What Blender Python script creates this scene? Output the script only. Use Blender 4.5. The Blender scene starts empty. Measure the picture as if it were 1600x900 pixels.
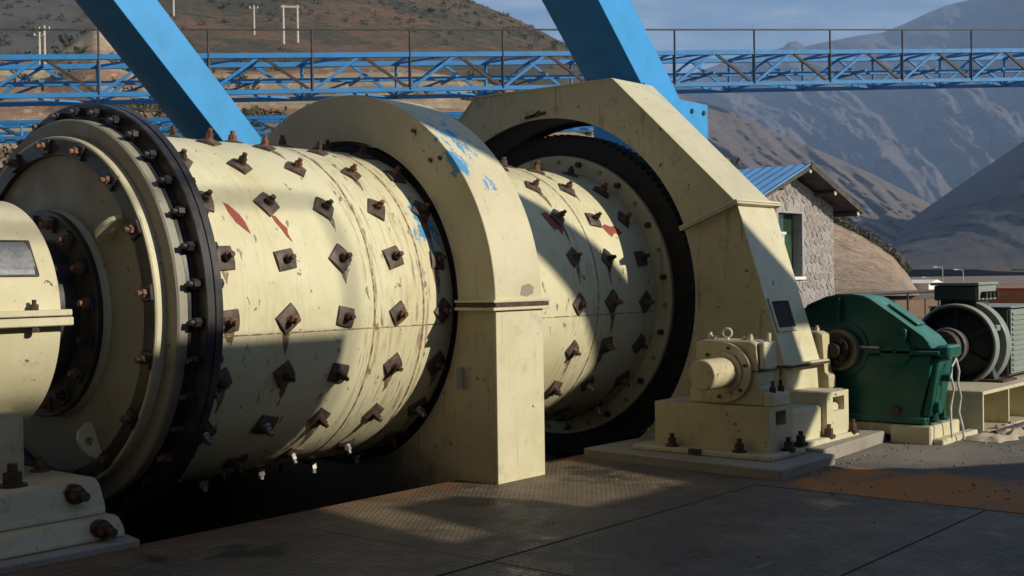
import bpy, bmesh, math, random
import numpy as np
from mathutils import Vector, Matrix, noise as mnoise
random.seed(7)
S = bpy.context.scene
COL = S.collection
PI = math.pi

# ------------------------------------------------------------------ camera, world, sun, exposure
F_PX, TH, PIT, ROLL, EYE = 1927.52, 0.6922, -0.0108, -0.0146, 1.6
fw = Vector((math.cos(TH)*math.cos(PIT), math.sin(TH)*math.cos(PIT), math.sin(PIT)))
rt0 = Vector((math.sin(TH), -math.cos(TH), 0.0))
up0 = rt0.cross(fw)
rt = rt0*math.cos(ROLL) + up0*math.sin(ROLL)
up = -rt0*math.sin(ROLL) + up0*math.cos(ROLL)
cd = bpy.data.cameras.new('camera')
cd.sensor_width = 36.0
cd.lens = F_PX/1600*36
cd.clip_start = 0.1
cd.clip_end = 30000
cam = bpy.data.objects.new('camera', cd)
COL.objects.link(cam)
cam.matrix_world = Matrix(((rt.x, up.x, -fw.x, 0), (rt.y, up.y, -fw.y, 0), (rt.z, up.z, -fw.z, EYE), (0, 0, 0, 1)))
S.camera = cam

SUN = Vector((0.265, -0.86, 0.436)).normalized()
w = bpy.data.worlds.new('World')
S.world = w
w.use_nodes = True
wn = w.node_tree
bg = wn.nodes['Background']
sky = wn.nodes.new('ShaderNodeTexSky')
sky.sky_type = 'NISHITA'
sky.sun_disc = False
sky.sun_elevation = math.asin(SUN.z)
sky.sun_rotation = math.atan2(SUN.x, SUN.y)
sky.altitude = 200
sky.air_density = 1.0
sky.dust_density = 0.15
sky.ozone_density = 4.0
# thin pale cloud over the clear sky
tc = wn.nodes.new('ShaderNodeTexCoord'); mp = wn.nodes.new('ShaderNodeMapping'); mp.inputs['Scale'].default_value = (5, 5, 22)
nz = wn.nodes.new('ShaderNodeTexNoise'); nz.inputs['Scale'].default_value = 1.3; nz.inputs['Detail'].default_value = 7; nz.inputs['Roughness'].default_value = 0.62
mr = wn.nodes.new('ShaderNodeMapRange'); mr.interpolation_type = 'SMOOTHSTEP'
for i_, v_ in enumerate((0.40, 0.72, 0.0, 0.75)): mr.inputs[i_+1].default_value = v_
hs_ = wn.nodes.new('ShaderNodeHueSaturation'); hs_.inputs['Saturation'].default_value = 0.45; hs_.inputs['Value'].default_value = 1.55
mx = wn.nodes.new('ShaderNodeMix'); mx.data_type = 'RGBA'
wn.links.new(tc.outputs['Generated'], mp.inputs[0]); wn.links.new(mp.outputs[0], nz.inputs['Vector'])
wn.links.new(nz.outputs[0], mr.inputs[0]); wn.links.new(mr.outputs[0], mx.inputs[0])
wn.links.new(sky.outputs[0], hs_.inputs['Color']); wn.links.new(sky.outputs[0], mx.inputs[6]); wn.links.new(hs_.outputs[0], mx.inputs[7])
wn.links.new(mx.outputs[2], bg.inputs[0])
bg.inputs[1].default_value = 0.106
sd = bpy.data.lights.new('sun', 'SUN')
sd.energy = 5.0
sd.angle = math.radians(0.53)
sd.color = (1.0, 0.91, 0.765)
so = bpy.data.objects.new('sun', sd)
COL.objects.link(so)
so.rotation_euler = (-SUN).to_track_quat('-Z', 'Y').to_euler()
so.location = (20, -40, 30)
S.view_settings.view_transform = 'Standard'
S.view_settings.look = 'None'
S.view_settings.exposure = 0.0
S.view_settings.gamma = 1.0

# ------------------------------------------------------------------ helpers
D, HA = 7.842, 1.382              # mill axis: y = D, z = HA, running along x

def ray(px, py):
    return fw*F_PX + rt*(px-800) - up*(py-450)

def spot(px, py, dist):           # a far place given by its bearing, elevation and distance on the ground
    d = ray(px, py)
    h = math.hypot(d.x, d.y)
    return Vector((d.x/h*dist, d.y/h*dist, EYE + d.z/h*dist))

WL = {}                           # world location of every object made here (no rotations on parents)

class MB:
    def __init__(s):
        s.bm = bmesh.new()
    def poly(s, pts):
        vs = [s.bm.verts.new(p) for p in pts]
        return s.bm.faces.new(vs)
    def box(s, x0, x1, y0, y1, z0, z1, bev=0.0, seg=1):
        co = [(x, y, z) for x in (x0, x1) for y in (y0, y1) for z in (z0, z1)]
        v = [s.bm.verts.new(c) for c in co]
        fs = [(0, 1, 3, 2), (4, 6, 7, 5), (0, 4, 5, 1), (2, 3, 7, 6), (0, 2, 6, 4), (1, 5, 7, 3)]
        fc = [s.bm.faces.new([v[i] for i in f]) for f in fs]
        if bev:
            es = list({e for f in fc for e in f.edges})
            bmesh.ops.bevel(s.bm, geom=es, offset=bev, segments=seg, affect='EDGES', profile=0.5)
        return s
    def bar(s, a, b, wd, ht, ref=(0, 0, 1), bev=0.0):
        a = Vector(a); b = Vector(b)
        d = (b-a).normalized()
        r = Vector(ref)
        if abs(d.dot(r)) > 0.98:
            r = Vector((1, 0, 0))
        sx = d.cross(r).normalized(); sz = sx.cross(d).normalized()
        v = []
        for p in (a, b):
            for i, j in ((-1, -1), (1, -1), (1, 1), (-1, 1)):
                v.append(s.bm.verts.new(p + sx*(wd/2*i) + sz*(ht/2*j)))
        fc = [s.bm.faces.new([v[i] for i in f]) for f in ((3, 2, 1, 0), (4, 5, 6, 7), (0, 1, 5, 4), (1, 2, 6, 5), (2, 3, 7, 6), (3, 0, 4, 7))]
        if bev:
            es = list({e for f in fc for e in f.edges})
            bmesh.ops.bevel(s.bm, geom=es, offset=bev, segments=1, affect='EDGES')
        return s
    def cyl(s, a, b, r, n=16, r2=None, caps=True, ang0=0.0):
        a = Vector(a); b = Vector(b)
        r2 = r if r2 is None else r2
        d = (b-a).normalized()
        ref = Vector((0, 0, 1)) if abs(d.z) < 0.9 else Vector((1, 0, 0))
        u = d.cross(ref).normalized(); v = d.cross(u)
        A = []; B = []
        for i in range(n):
            t = 2*PI*i/n + ang0
            q = u*math.cos(t) + v*math.sin(t)
            A.append(s.bm.verts.new(a + q*r)); B.append(s.bm.verts.new(b + q*r2))
        for i in range(n):
            j = (i+1) % n
            s.bm.faces.new((A[i], A[j], B[j], B[i]))
        if caps:
            s.bm.faces.new(A[::-1]); s.bm.faces.new(B)
        return s
    def lathe(s, prof, cy=D, cz=HA, n=96, a0=0.0, a1=2*PI, closed=False):
        """revolve (x, r) points about the line y=cy, z=cz"""
        full = abs((a1-a0) - 2*PI) < 1e-6
        m = n if full else n+1
        rows = []
        for x, r in prof:
            row = []
            for i in range(m):
                t = a0 + (a1-a0)*i/n
                row.append(s.bm.verts.new((x, cy - r*math.cos(t), cz + r*math.sin(t))))
            rows.append(row)
        k = len(prof)
        for q in range(k if closed else k-1):
            A = rows[q]; B = rows[(q+1) % k]
            for i in range(n):
                j = (i+1) % m
                s.bm.faces.new((A[i], A[j], B[j], B[i]))
        if not full and closed:
            s.bm.faces.new([rw[0] for rw in rows]); s.bm.faces.new([rw[-1] for rw in rows][::-1])
        return s
    def prism(s, pts, axis, lo, hi, bev=0.0):
        """extrude a 2-D outline along an axis ('x': (y,z), 'y': (x,z), 'z': (x,y))"""
        def P(p, h):
            return {'x': (h, p[0], p[1]), 'y': (p[0], h, p[1]), 'z': (p[0], p[1], h)}[axis]
        A = [s.bm.verts.new(P(p, lo)) for p in pts]
        B = [s.bm.verts.new(P(p, hi)) for p in pts]
        n = len(pts)
        fc = [s.bm.faces.new(A[::-1]), s.bm.faces.new(B)]
        for i in range(n):
            j = (i+1) % n
            fc.append(s.bm.faces.new((A[i], A[j], B[j], B[i])))
        if bev:
            es = list({e for f in fc for e in f.edges})
            bmesh.ops.bevel(s.bm, geom=es, offset=bev, segments=1, affect='EDGES')
        return s
    def tube(s, pts, r, n=8):
        pts = [Vector(p) for p in pts]
        rows = []
        for i, p in enumerate(pts):
            d = (pts[min(i+1, len(pts)-1)] - pts[max(i-1, 0)]).normalized()
            ref = Vector((0.31, 0.2, 0.93))
            if abs(d.dot(ref)) > 0.97: ref = Vector((1, 0, 0))
            u = d.cross(ref).normalized(); v = d.cross(u)
            rows.append([s.bm.verts.new(p + (u*math.cos(2*PI*k/n) + v*math.sin(2*PI*k/n))*r) for k in range(n)])
        for i in range(len(rows)-1):
            for k in range(n):
                j = (k+1) % n
                s.bm.faces.new((rows[i][k], rows[i][j], rows[i+1][j], rows[i+1][k]))
        s.bm.faces.new(rows[0][::-1]); s.bm.faces.new(rows[-1])
        return s
    def torus(s, c, axis, R, r, n=24, m=8):
        c = Vector(c); ax = Vector(axis).normalized()
        ref = Vector((0, 0, 1)) if abs(ax.z) < 0.9 else Vector((1, 0, 0))
        u = ax.cross(ref).normalized(); v = ax.cross(u)
        rows = []
        for i in range(n):
            t = 2*PI*i/n
            q = u*math.cos(t) + v*math.sin(t)
            rows.append([s.bm.verts.new(c + q*(R + r*math.cos(2*PI*k/m)) + ax*(r*math.sin(2*PI*k/m))) for k in range(m)])
        for i in range(n):
            for k in range(m):
                s.bm.faces.new((rows[i][k], rows[(i+1) % n][k], rows[(i+1) % n][(k+1) % m], rows[i][(k+1) % m]))
        return s
    def build(s, name, mat, parent=None, origin=None, smooth=35, fix=True):
        if fix:
            bmesh.ops.recalc_face_normals(s.bm, faces=s.bm.faces[:])
        co = [v.co.copy() for v in s.bm.verts]
        lo = Vector([min(c[i] for c in co) for i in range(3)]); hi = Vector([max(c[i] for c in co) for i in range(3)])
        if origin is None:
            origin = Vector(((lo.x+hi.x)/2, (lo.y+hi.y)/2, lo.z))
        origin = Vector(origin)
        for v in s.bm.verts:
            v.co -= origin
        me = bpy.data.meshes.new(name)
        s.bm.to_mesh(me); s.bm.free()
        me.materials.append(mat)
        if smooth:
            me.polygons.foreach_set('use_smooth', [True]*len(me.polygons))
            me.set_sharp_from_angle(angle=math.radians(smooth))
        o = bpy.data.objects.new(name, me)
        COL.objects.link(o)
        if parent is not None:
            o.parent = parent
            o.location = origin - WL[parent.name]
        else:
            o.location = origin
        WL[o.name] = origin
        return o

def tag(o, label, cat, group=None):
    o['label'] = label; o['category'] = cat
    if group: o['group'] = group
    return o

def thing(name, loc, label, cat, group=None):
    o = bpy.data.objects.new(name, None)
    o.empty_display_size = 0.2
    COL.objects.link(o)
    o.location = loc
    WL[o.name] = Vector(loc)
    return tag(o, label, cat, group)

def inst(src, parent, rot, loc, name=None):
    """another copy of a part (and its sub-parts) placed with a rotation matrix"""
    c = src.copy(); COL.objects.link(c)
    c.parent = parent
    c.matrix_local = Matrix.Translation(loc) @ rot.to_4x4()
    for ch in src.children:
        d = ch.copy(); COL.objects.link(d); d.parent = c
    return c

def kind(o, k):
    o['kind'] = k
    return o

# ------------------------------------------------------------------ materials
class NT:
    def __init__(s, name):
        s.m = bpy.data.materials.new(name); s.m.use_nodes = True
        s.t = s.m.node_tree
        s.b = s.t.nodes['Principled BSDF']
        s.b.inputs['Specular IOR Level'].default_value = 0.3
        s.pos = s.t.nodes.new('ShaderNodeNewGeometry').outputs['Position']
    def lk(s, a, b):
        s.t.links.new(a, b)
    def setin(s, sock, v):
        if hasattr(v, 'is_output'): s.lk(v, sock)
        else: sock.default_value = v
    def math(s, op, a, b=0.0, c=None, clamp=False):
        n = s.t.nodes.new('ShaderNodeMath'); n.operation = op; n.use_clamp = clamp
        s.setin(n.inputs[0], a); s.setin(n.inputs[1], b)
        if c is not None: s.setin(n.inputs[2], c)
        return n.outputs[0]
    def vmul(s, v, k):
        n = s.t.nodes.new('ShaderNodeVectorMath'); n.operation = 'MULTIPLY'
        s.setin(n.inputs[0], v); n.inputs[1].default_value = k
        return n.outputs[0]
    def vadd(s, v, k):
        n = s.t.nodes.new('ShaderNodeVectorMath'); n.operation = 'ADD'
        s.setin(n.inputs[0], v); s.setin(n.inputs[1], k)
        return n.outputs[0]
    def vlen(s, v):
        n = s.t.nodes.new('ShaderNodeVectorMath'); n.operation = 'LENGTH'
        s.setin(n.inputs[0], v)
        return n.outputs['Value']
    def noise(s, scale, detail=4, rough=0.6, vec=None, dist=0.0):
        n = s.t.nodes.new('ShaderNodeTexNoise')
        s.lk(s.pos if vec is None else vec, n.inputs['Vector'])
        n.inputs['Scale'].default_value = scale; n.inputs['Detail'].default_value = detail
        n.inputs['Roughness'].default_value = rough; n.inputs['Distortion'].default_value = dist
        return n.outputs[0]
    def vor(s, scale, vec=None, rand=1.0):
        n = s.t.nodes.new('ShaderNodeTexVoronoi')
        s.lk(s.pos if vec is None else vec, n.inputs['Vector'])
        n.inputs['Scale'].default_value = scale; n.inputs['Randomness'].default_value = rand
        return n
    def ramp(s, v, lo, hi, a=0.0, b=1.0):
        n = s.t.nodes.new('ShaderNodeMapRange'); n.interpolation_type = 'SMOOTHSTEP'
        s.setin(n.inputs[0], v)
        for i, q in enumerate((lo, hi, a, b)): n.inputs[i+1].default_value = q
        return n.outputs[0]
    def mix(s, f, a, b):
        n = s.t.nodes.new('ShaderNodeMix'); n.data_type = 'RGBA'
        s.setin(n.inputs[0], f)
        for sock, v in ((n.inputs[6], a), (n.inputs[7], b)):
            if isinstance(v, tuple): sock.default_value = (*v[:3], 1)
            else: s.lk(v, sock)
        return n.outputs[2]
    def sep(s):
        n = s.t.nodes.new('ShaderNodeSeparateXYZ'); s.lk(s.pos, n.inputs[0]); return n.outputs
    def bump(s, h, strength=0.3, dist=0.01):
        n = s.t.nodes.new('ShaderNodeBump'); n.inputs['Strength'].default_value = strength; n.inputs['Distance'].default_value = dist
        s.lk(h, n.inputs['Height']); s.lk(n.outputs[0], s.b.inputs['Normal'])
    def done(s, col, rough=0.5, metal=0.0):
        s.setin(s.b.inputs['Base Color'], (*col, 1) if isinstance(col, tuple) else col)
        s.setin(s.b.inputs['Roughness'], rough)
        s.b.inputs['Metallic'].default_value = metal
        return s.m

CREAM = (0.56, 0.528, 0.355)
def painted(name, base, rough=0.45, dirt=0.35, chips=0.0, streak=False, drum=False, patches=(), rust=(0.10, 0.045, 0.02), dark=None, dust_sun=0.0, dust_sunc=(0.36, 0.32, 0.25)):
    t = NT(name)
    dark = dark or tuple(c*0.45 for c in base)
    c = t.mix(t.ramp(t.noise(1.7, 5, 0.65), 0.35, 0.75), base, tuple(b*k for b, k in zip(base, (0.86, 0.83, 0.76))))
    c = t.mix(t.math('MULTIPLY', t.ramp(t.noise(6.0, 7, 0.72), 0.53, 0.72), dirt), c, dark)
    if streak:   # thin run-down streaks
        v = t.vmul(t.pos, (9, 9, 0.55))
        c = t.mix(t.math('MULTIPLY', t.ramp(t.noise(1.6, 5, 0.7, v), 0.57, 0.75), dirt), c, rust)
    if drum:     # scrapes that follow the turning of the shell, rust along the two weld seams
        v = t.vmul(t.pos, (24, 2.2, 2.2))
        x = t.sep()[0]
        for cx, wd, amt in ((6.34, 0.12, 0.85), (6.85, 0.16, 0.75), (6.6, 0.45, 0.4), (5.2, 0.9, 0.15), (9.0, 0.5, 0.4)):
            m = t.ramp(t.math('ABSOLUTE', t.math('SUBTRACT', x, cx)), wd, wd*0.15)
            sc = t.ramp(t.noise(1.3, 6, 0.7, v), 0.50, 0.62)
            c = t.mix(t.math('MULTIPLY', t.math('MULTIPLY', m, sc), amt), c, (0.20, 0.12, 0.065))
        # dashes of scraped-off paint
        v2 = t.vmul(t.pos, (10, 5, 5))
        c = t.mix(t.math('MULTIPLY', t.ramp(t.noise(1.5, 3, 0.6, v2, 0.6), 0.655, 0.685), 0.8), c, (0.14, 0.11, 0.072))
    if chips:
        c = t.mix(t.math('MULTIPLY', t.ramp(t.noise(13.0, 3, 0.55), 0.72-chips, 0.745-chips), 0.85), c, (0.075, 0.055, 0.04))
        c = t.mix(t.math('MULTIPLY', t.ramp(t.noise(38.0, 2, 0.5), 0.70, 0.74), 0.5), c, (0.12, 0.09, 0.06))
    if dust_sun:  # pale dust on tops; also used to paint sunlit green
        nz_ = t.t.nodes.new('ShaderNodeSeparateXYZ'); t.lk(t.t.nodes['Geometry'].outputs['Normal'], nz_.inputs[0])
        c = t.mix(t.math('MULTIPLY', t.ramp(nz_.outputs[2], 0.25, 0.85), t.ramp(t.noise(3.0, 6, 0.7), 0.25, 0.7, dust_sun*0.45, dust_sun)), c, dust_sunc)
    for ctr, rad, colr, thr in patches:
        q = t.vmul(t.vadd(t.pos, tuple(-k for k in ctr)), tuple(1/k for k in rad))
        d = t.vlen(q)
        n = t.noise(9.0, 6, 0.75, t.vmul(t.pos, (1.8, 1, 0.8)))
        m = t.ramp(t.math('SUBTRACT', n, t.math('MULTIPLY', t.math('POWER', d, 2.0), 0.20)), thr, thr+0.05)
        c = t.mix(m, c, colr)
    t.bump(t.noise(22, 5, 0.65), 0.12, 0.006)
    r = t.ramp(t.noise(4, 4), 0.3, 0.7, rough-0.06, rough+0.14)
    return t.done(c, r)

def darkened():  # cream paint with the unlit pit's shade mixed into its low side
    m = painted('cream paint with pit shade', (0.50, 0.445, 0.285), 0.5, 0.55, 0.03, True)
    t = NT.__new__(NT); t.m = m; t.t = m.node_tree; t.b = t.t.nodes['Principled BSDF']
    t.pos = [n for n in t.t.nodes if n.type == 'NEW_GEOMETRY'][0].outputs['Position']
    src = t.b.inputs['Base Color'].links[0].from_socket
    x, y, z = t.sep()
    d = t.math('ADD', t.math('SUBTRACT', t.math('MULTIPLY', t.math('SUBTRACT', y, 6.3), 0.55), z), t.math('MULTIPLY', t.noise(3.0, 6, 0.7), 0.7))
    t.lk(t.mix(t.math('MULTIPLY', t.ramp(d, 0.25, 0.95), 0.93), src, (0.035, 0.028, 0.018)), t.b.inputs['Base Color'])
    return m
BLUE_CHIP = (0.07, 0.25, 0.45)
M = {}
M['cream'] = painted('cream paint', CREAM, 0.42, 0.42, 0.02, True, dust_sun=0.5, dust_sunc=(0.42, 0.37, 0.27))
M['cream_dirty'] = painted('cream paint soiled', (0.50, 0.445, 0.285), 0.5, 0.6, 0.03, True, dust_sun=0.6, dust_sunc=(0.33, 0.28, 0.20))
M['cream_drum'] = painted('cream shell paint', (0.60, 0.565, 0.37), 0.38, 0.22, 0.0, False, True,
    patches=[((7.03, 6.70, 1.99), (0.19, 0.30, 0.34), BLUE_CHIP, 0.43), ((9.0, 6.7, 2.2), (0.5, 0.3, 0.12), (0.2, 0.12, 0.07), 0.55)])
M['cream_cover'] = painted('cream cover paint', (0.545, 0.50, 0.335), 0.42, 0.30, 0.0, True,
    patches=[((7.36, 6.72, 2.72), (0.34, 0.40, 0.36), BLUE_CHIP, 0.46), ((7.2, 6.5, 2.5), (0.10, 0.22, 0.22), BLUE_CHIP, 0.40), ((7.42, 6.35, 2.3), (0.2, 0.2, 0.25), BLUE_CHIP, 0.51)])
M['darkened'] = darkened()
M['olive'] = painted('olive paint', (0.20, 0.18, 0.10), 0.5, 0.5)
M['motor_black'] = painted('black motor paint', (0.016, 0.018, 0.019), 0.45, 0.3)
M['grey_cream'] = painted('grey cream cast head', (0.27, 0.26, 0.20), 0.5, 0.4, 0.02, True)
M['concrete'] = painted('concrete', (0.27, 0.25, 0.21), 0.85, 0.5, 0.03)
M['blue'] = painted('blue paint', (0.04, 0.275, 0.59), 0.45, 0.22, 0.0, True, dark=(0.03, 0.16, 0.36), rust=(0.05, 0.14, 0.26))
M['blue_gallery'] = painted('gallery blue paint', (0.03, 0.20, 0.46), 0.5, 0.25, 0.02, dark=(0.02, 0.07, 0.15))
M['green'] = painted('green enamel', (0.009, 0.092, 0.068), 0.26, 0.3, 0.0, dust_sun=0.75, dust_sunc=(0.10, 0.26, 0.21), dark=(0.006, 0.03, 0.02))  # pale teal tops paint the sun falling on the lid
M['motor'] = painted('grey green motor paint', (0.22, 0.255, 0.225), 0.4, 0.4, 0.0, dust_sun=0.5)
M['motor_shade'] = painted('shaded motor paint', (0.05, 0.062, 0.06), 0.4, 0.35, 0.0)  # shaded copy of the motor paint, for faces away from the sun
M['red_paint'] = painted('red primer', (0.27, 0.062, 0.042), 0.6, 0.4, 0.0)
M['pale'] = painted('pale weathered pole', (0.50, 0.45, 0.36), 0.8, 0.3)
M['white'] = painted('white wash', (0.72, 0.70, 0.66), 0.7, 0.25)
M['orange'] = painted('orange paint', (0.42, 0.13, 0.04), 0.6, 0.4)
M['brown_wall'] = painted('brown plaster', (0.17, 0.11, 0.075), 0.9, 0.5)
M['bush'] = None

def simple(name, a, b, scale, rough, metal=0.0, bump=0.2, lo=0.4, hi=0.65):
    t = NT(name)
    n = t.noise(scale, 5, 0.65)
    c = t.mix(t.ramp(n, lo, hi), a, b)
    t.bump(n, bump, 0.006)
    return t.done(c, rough, metal)
M['black'] = simple('black greasy steel', (0.008, 0.007, 0.008), (0.022, 0.016, 0.014), 9, 0.62)
M['flange'] = simple('black flange paint', (0.022, 0.022, 0.025), (0.05, 0.042, 0.038), 7, 0.36)
M['rust'] = simple('rusty steel', (0.045, 0.028, 0.02), (0.105, 0.058, 0.038), 30, 0.6)
M['nut_rust'] = simple('orange rusty nut', (0.10, 0.05, 0.03), (0.24, 0.115, 0.06), 35, 0.6)
M['washer'] = simple('brown steel plate', (0.060, 0.046, 0.036), (0.125, 0.088, 0.062), 18, 0.55)
M['bright'] = simple('worn steel', (0.24, 0.22, 0.2), (0.4, 0.37, 0.33), 30, 0.4, 0.6)
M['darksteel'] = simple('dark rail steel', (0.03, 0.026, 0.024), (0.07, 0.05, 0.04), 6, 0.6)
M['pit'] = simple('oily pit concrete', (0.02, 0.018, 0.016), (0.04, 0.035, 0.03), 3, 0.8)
M['plate_label'] = simple('weathered nameplate', (0.12, 0.13, 0.14), (0.2, 0.2, 0.2), 14, 0.4, 0.3)
M['glass'] = simple('dark window glass', (0.02, 0.035, 0.022), (0.04, 0.085, 0.04), 2, 0.08)  # green tint puts a reflection into the glass colour
M['mortar'] = simple('pale mortar', (0.33, 0.305, 0.28), (0.25, 0.23, 0.21), 9, 0.9)
M['wood'] = simple('dark roof timber', (0.05, 0.04, 0.032), (0.09, 0.07, 0.05), 6, 0.8)
M['sheet'] = simple('crumpled sacking', (0.42, 0.36, 0.27), (0.30, 0.24, 0.17), 5, 0.9)
M['cable'] = simple('pale cable', (0.55, 0.56, 0.52), (0.4, 0.4, 0.38), 20, 0.5)
M['seam'] = simple('rusty weld bead', (0.16, 0.10, 0.06), (0.48, 0.40, 0.24), 14, 0.7)

def stone_mat(i):
    c = [(0.27, 0.235, 0.21), (0.25, 0.225, 0.205), (0.31, 0.285, 0.26), (0.265, 0.22, 0.19)][i]
    return simple('rubble stone %d' % i, c, tuple(k*0.8 for k in c), 11, 0.9)
STONES = [stone_mat(i) for i in range(4)]

# chequered steel plate: rows of short raised lugs
t = NT('chequer plate')
lug = t.vor(1.0, t.vmul(t.pos, (17, 23, 0.0)), 0.0).outputs['Distance']
lugm = t.ramp(lug, 0.42, 0.22)
g1 = t.noise(0.9, 6, 0.7); g2 = t.noise(5, 6, 0.7)
c = t.mix(t.ramp(g1, 0.35, 0.7), (0.054, 0.045, 0.035), (0.140, 0.102, 0.060))
c = t.mix(t.math('MULTIPLY', t.ramp(g2, 0.52, 0.7), 0.5), c, (0.20, 0.15, 0.095))
c = t.mix(t.math('MULTIPLY', lugm, 0.32), c, (0.24, 0.175, 0.10))
oil = t.ramp(t.noise(1.3, 5, 0.62, t.vadd(t.pos, (3.3, 9.1, 0))), 0.56, 0.66)
c = t.mix(t.math('MULTIPLY', oil, 0.7), c, (0.028, 0.024, 0.02))
scr = t.ramp(t.noise(1.2, 4, 0.6, t.vmul(t.pos, (1.2, 22, 1))), 0.63, 0.70)
c = t.mix(t.math('MULTIPLY', scr, 0.35), c, (0.30, 0.25, 0.19))
y = t.sep()[1]
edge = t.math('MULTIPLY', t.ramp(y, 6.15, 6.46), t.ramp(t.noise(7, 5, 0.7), 0.38, 0.62))
c = t.mix(edge, c, (0.16, 0.065, 0.022))
t.bump(lugm, 0.6, 0.007)
M['chequer'] = t.done(c, t.math('SUBTRACT', t.ramp(g2, 0.35, 0.7, 0.5, 0.75), t.math('MULTIPLY', oil, 0.22)), 0.0)

# yard concrete, with the rust-red dust patch beside the plinth
t = NT('yard concrete')
c = t.mix(t.ramp(t.noise(0.8, 6, 0.7), 0.35, 0.7), (0.10, 0.09, 0.075), (0.19, 0.165, 0.13))
c = t.mix(t.ramp(t.noise(9, 6, 0.75), 0.52, 0.75, 0, 0.6), c, (0.05, 0.045, 0.04))
q = t.vmul(t.vadd(t.pos, (-8.75, -3.35, 0)), (1/0.8, 1/1.35, 1))
m = t.ramp(t.math('SUBTRACT', t.noise(1.9, 6, 0.7), t.math('MULTIPLY', t.vlen(q), 0.34)), 0.10, 0.34)
c = t.mix(t.math('MULTIPLY', m, 0.95), c, (0.38, 0.145, 0.026))
t.bump(t.noise(14, 7, 0.7), 0.35, 0.02)
M['yard'] = t.done(c, 0.85)

def earth(name, cols, scale, bands=None, bump=0.4, grey=False):
    t = NT(name)
    c = t.mix(t.ramp(t.noise(scale, 7, 0.7), 0.38, 0.62), cols[0], cols[1])
    c = t.mix(t.ramp(t.noise(scale*3.7, 6, 0.7), 0.48, 0.68), c, cols[2])
    if bands:
        v = t.vadd(t.vmul(t.pos, (0.012, 0.012, bands)), (0, 0, 3.1))
        c = t.mix(t.ramp(t.noise(1.0, 5, 0.6, v), 0.46, 0.56), c, cols[3])
        v = t.vadd(t.vmul(t.pos, (0.02, 0.02, bands*1.7)), (5, 1, 9.1))
        c = t.mix(t.ramp(t.noise(1.0, 5, 0.6, v), 0.55, 0.62, 0, 0.8), c, cols[4])
    c = t.mix(t.ramp(t.noise(scale*15, 6, 0.7), 0.47, 0.64, 0, 0.65), c, tuple(k*0.62 for k in cols[2]))
    c = t.mix(t.ramp(t.noise(scale*9+.001, 5, 0.7, t.vadd(t.pos, (31, 7, 0))), 0.55, 0.66, 0, 0.5), c, tuple(min(1, k*1.5) for k in cols[0]))
    if grey:      # bare grey scree at the far left of the slope
        xx, yy, _ = t.sep()
        gm_ = t.ramp(t.math('ADD', t.math('SUBTRACT', yy, t.math('MULTIPLY', xx, 1.42)), t.math('MULTIPLY', t.noise(0.02, 5, 0.6), 90.0)), 50.0, 75.0)
        c = t.mix(gm_, c, t.mix(t.ramp(t.noise(0.09, 6, 0.7), 0.4, 0.6), (0.055, 0.053, 0.043), (0.085, 0.078, 0.064)))
    t.bump(t.noise(scale*5, 8, 0.75), bump, 1.5/scale/20)
    return t.done(c, 0.95)
M['terrace'] = earth('terraced soil', [(0.33, 0.25, 0.155), (0.25, 0.18, 0.105), (0.38, 0.31, 0.21), (0.21, 0.11, 0.06), (0.12, 0.10, 0.055)], 0.09, 0.55)
M['hill'] = earth('scrub hill', [(0.135, 0.072, 0.032), (0.050, 0.045, 0.020), (0.030, 0.034, 0.014)], 0.045, grey=True)
M['hill_grey'] = earth('grey brown hill', [(0.14, 0.105, 0.082), (0.095, 0.08, 0.065), (0.17, 0.115, 0.08)], 0.008)
M['hill_dark'] = earth('dark hill', [(0.085, 0.078, 0.072), (0.06, 0.056, 0.052), (0.10, 0.085, 0.072)], 0.012)
M['mountain'] = earth('far rock', [(0.13, 0.11, 0.098), (0.075, 0.07, 0.066), (0.19, 0.135, 0.11)], 0.006)
M['mound'] = earth('cut earth bank', [(0.40, 0.305, 0.21), (0.31, 0.235, 0.165), (0.27, 0.16, 0.095)], 0.16, None, 0.9)
M['ground'] = earth('dry ground', [(0.22, 0.165, 0.115), (0.16, 0.12, 0.085), (0.26, 0.20, 0.15)], 0.12)

def leafmat(name, a, b):
    t = NT(name)
    oi = t.noise(0.25, 4, 0.6)
    return t.done(t.mix(t.ramp(oi, 0.4, 0.62), a, b), 0.9)
M['scrub'] = leafmat('scrub leaves', (0.048, 0.050, 0.022), (0.080, 0.065, 0.032))
M['bush'] = leafmat('bush leaves', (0.09, 0.085, 0.04), (0.15, 0.12, 0.065))

# ------------------------------------------------------------------ setting: ground, pit, floor plates
PX0, PX1, PY0, PY1, PZ = 4.30, 10.80, 6.50, 9.40, -2.2
g = MB()
xs = [-6000, -60, PX0, PX1, 60, 6000]; ys = [-6000, -60, PY0, PY1, 60, 6000]
gv = {}
for i, x in enumerate(xs):
    for j, yy in enumerate(ys):
        gv[i, j] = g.bm.verts.new((x, yy, -0.02))
for i in range(5):
    for j in range(5):
        if (i, j) != (2, 2):
            g.bm.faces.new((gv[i, j], gv[i+1, j], gv[i+1, j+1], gv[i, j+1]))
kind(g.build('ground', M['ground'], origin=(0, 0, -0.02), smooth=0), 'structure')
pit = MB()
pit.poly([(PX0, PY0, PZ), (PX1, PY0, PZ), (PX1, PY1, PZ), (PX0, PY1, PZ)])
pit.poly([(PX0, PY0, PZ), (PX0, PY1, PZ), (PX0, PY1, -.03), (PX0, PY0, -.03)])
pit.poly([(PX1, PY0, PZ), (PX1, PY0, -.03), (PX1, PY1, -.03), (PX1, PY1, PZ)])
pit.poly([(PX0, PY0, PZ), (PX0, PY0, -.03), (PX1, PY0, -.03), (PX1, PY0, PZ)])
pit.poly([(PX0, PY1, PZ), (PX1, PY1, PZ), (PX1, PY1, -.03), (PX0, PY1, -.03)])
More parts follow.
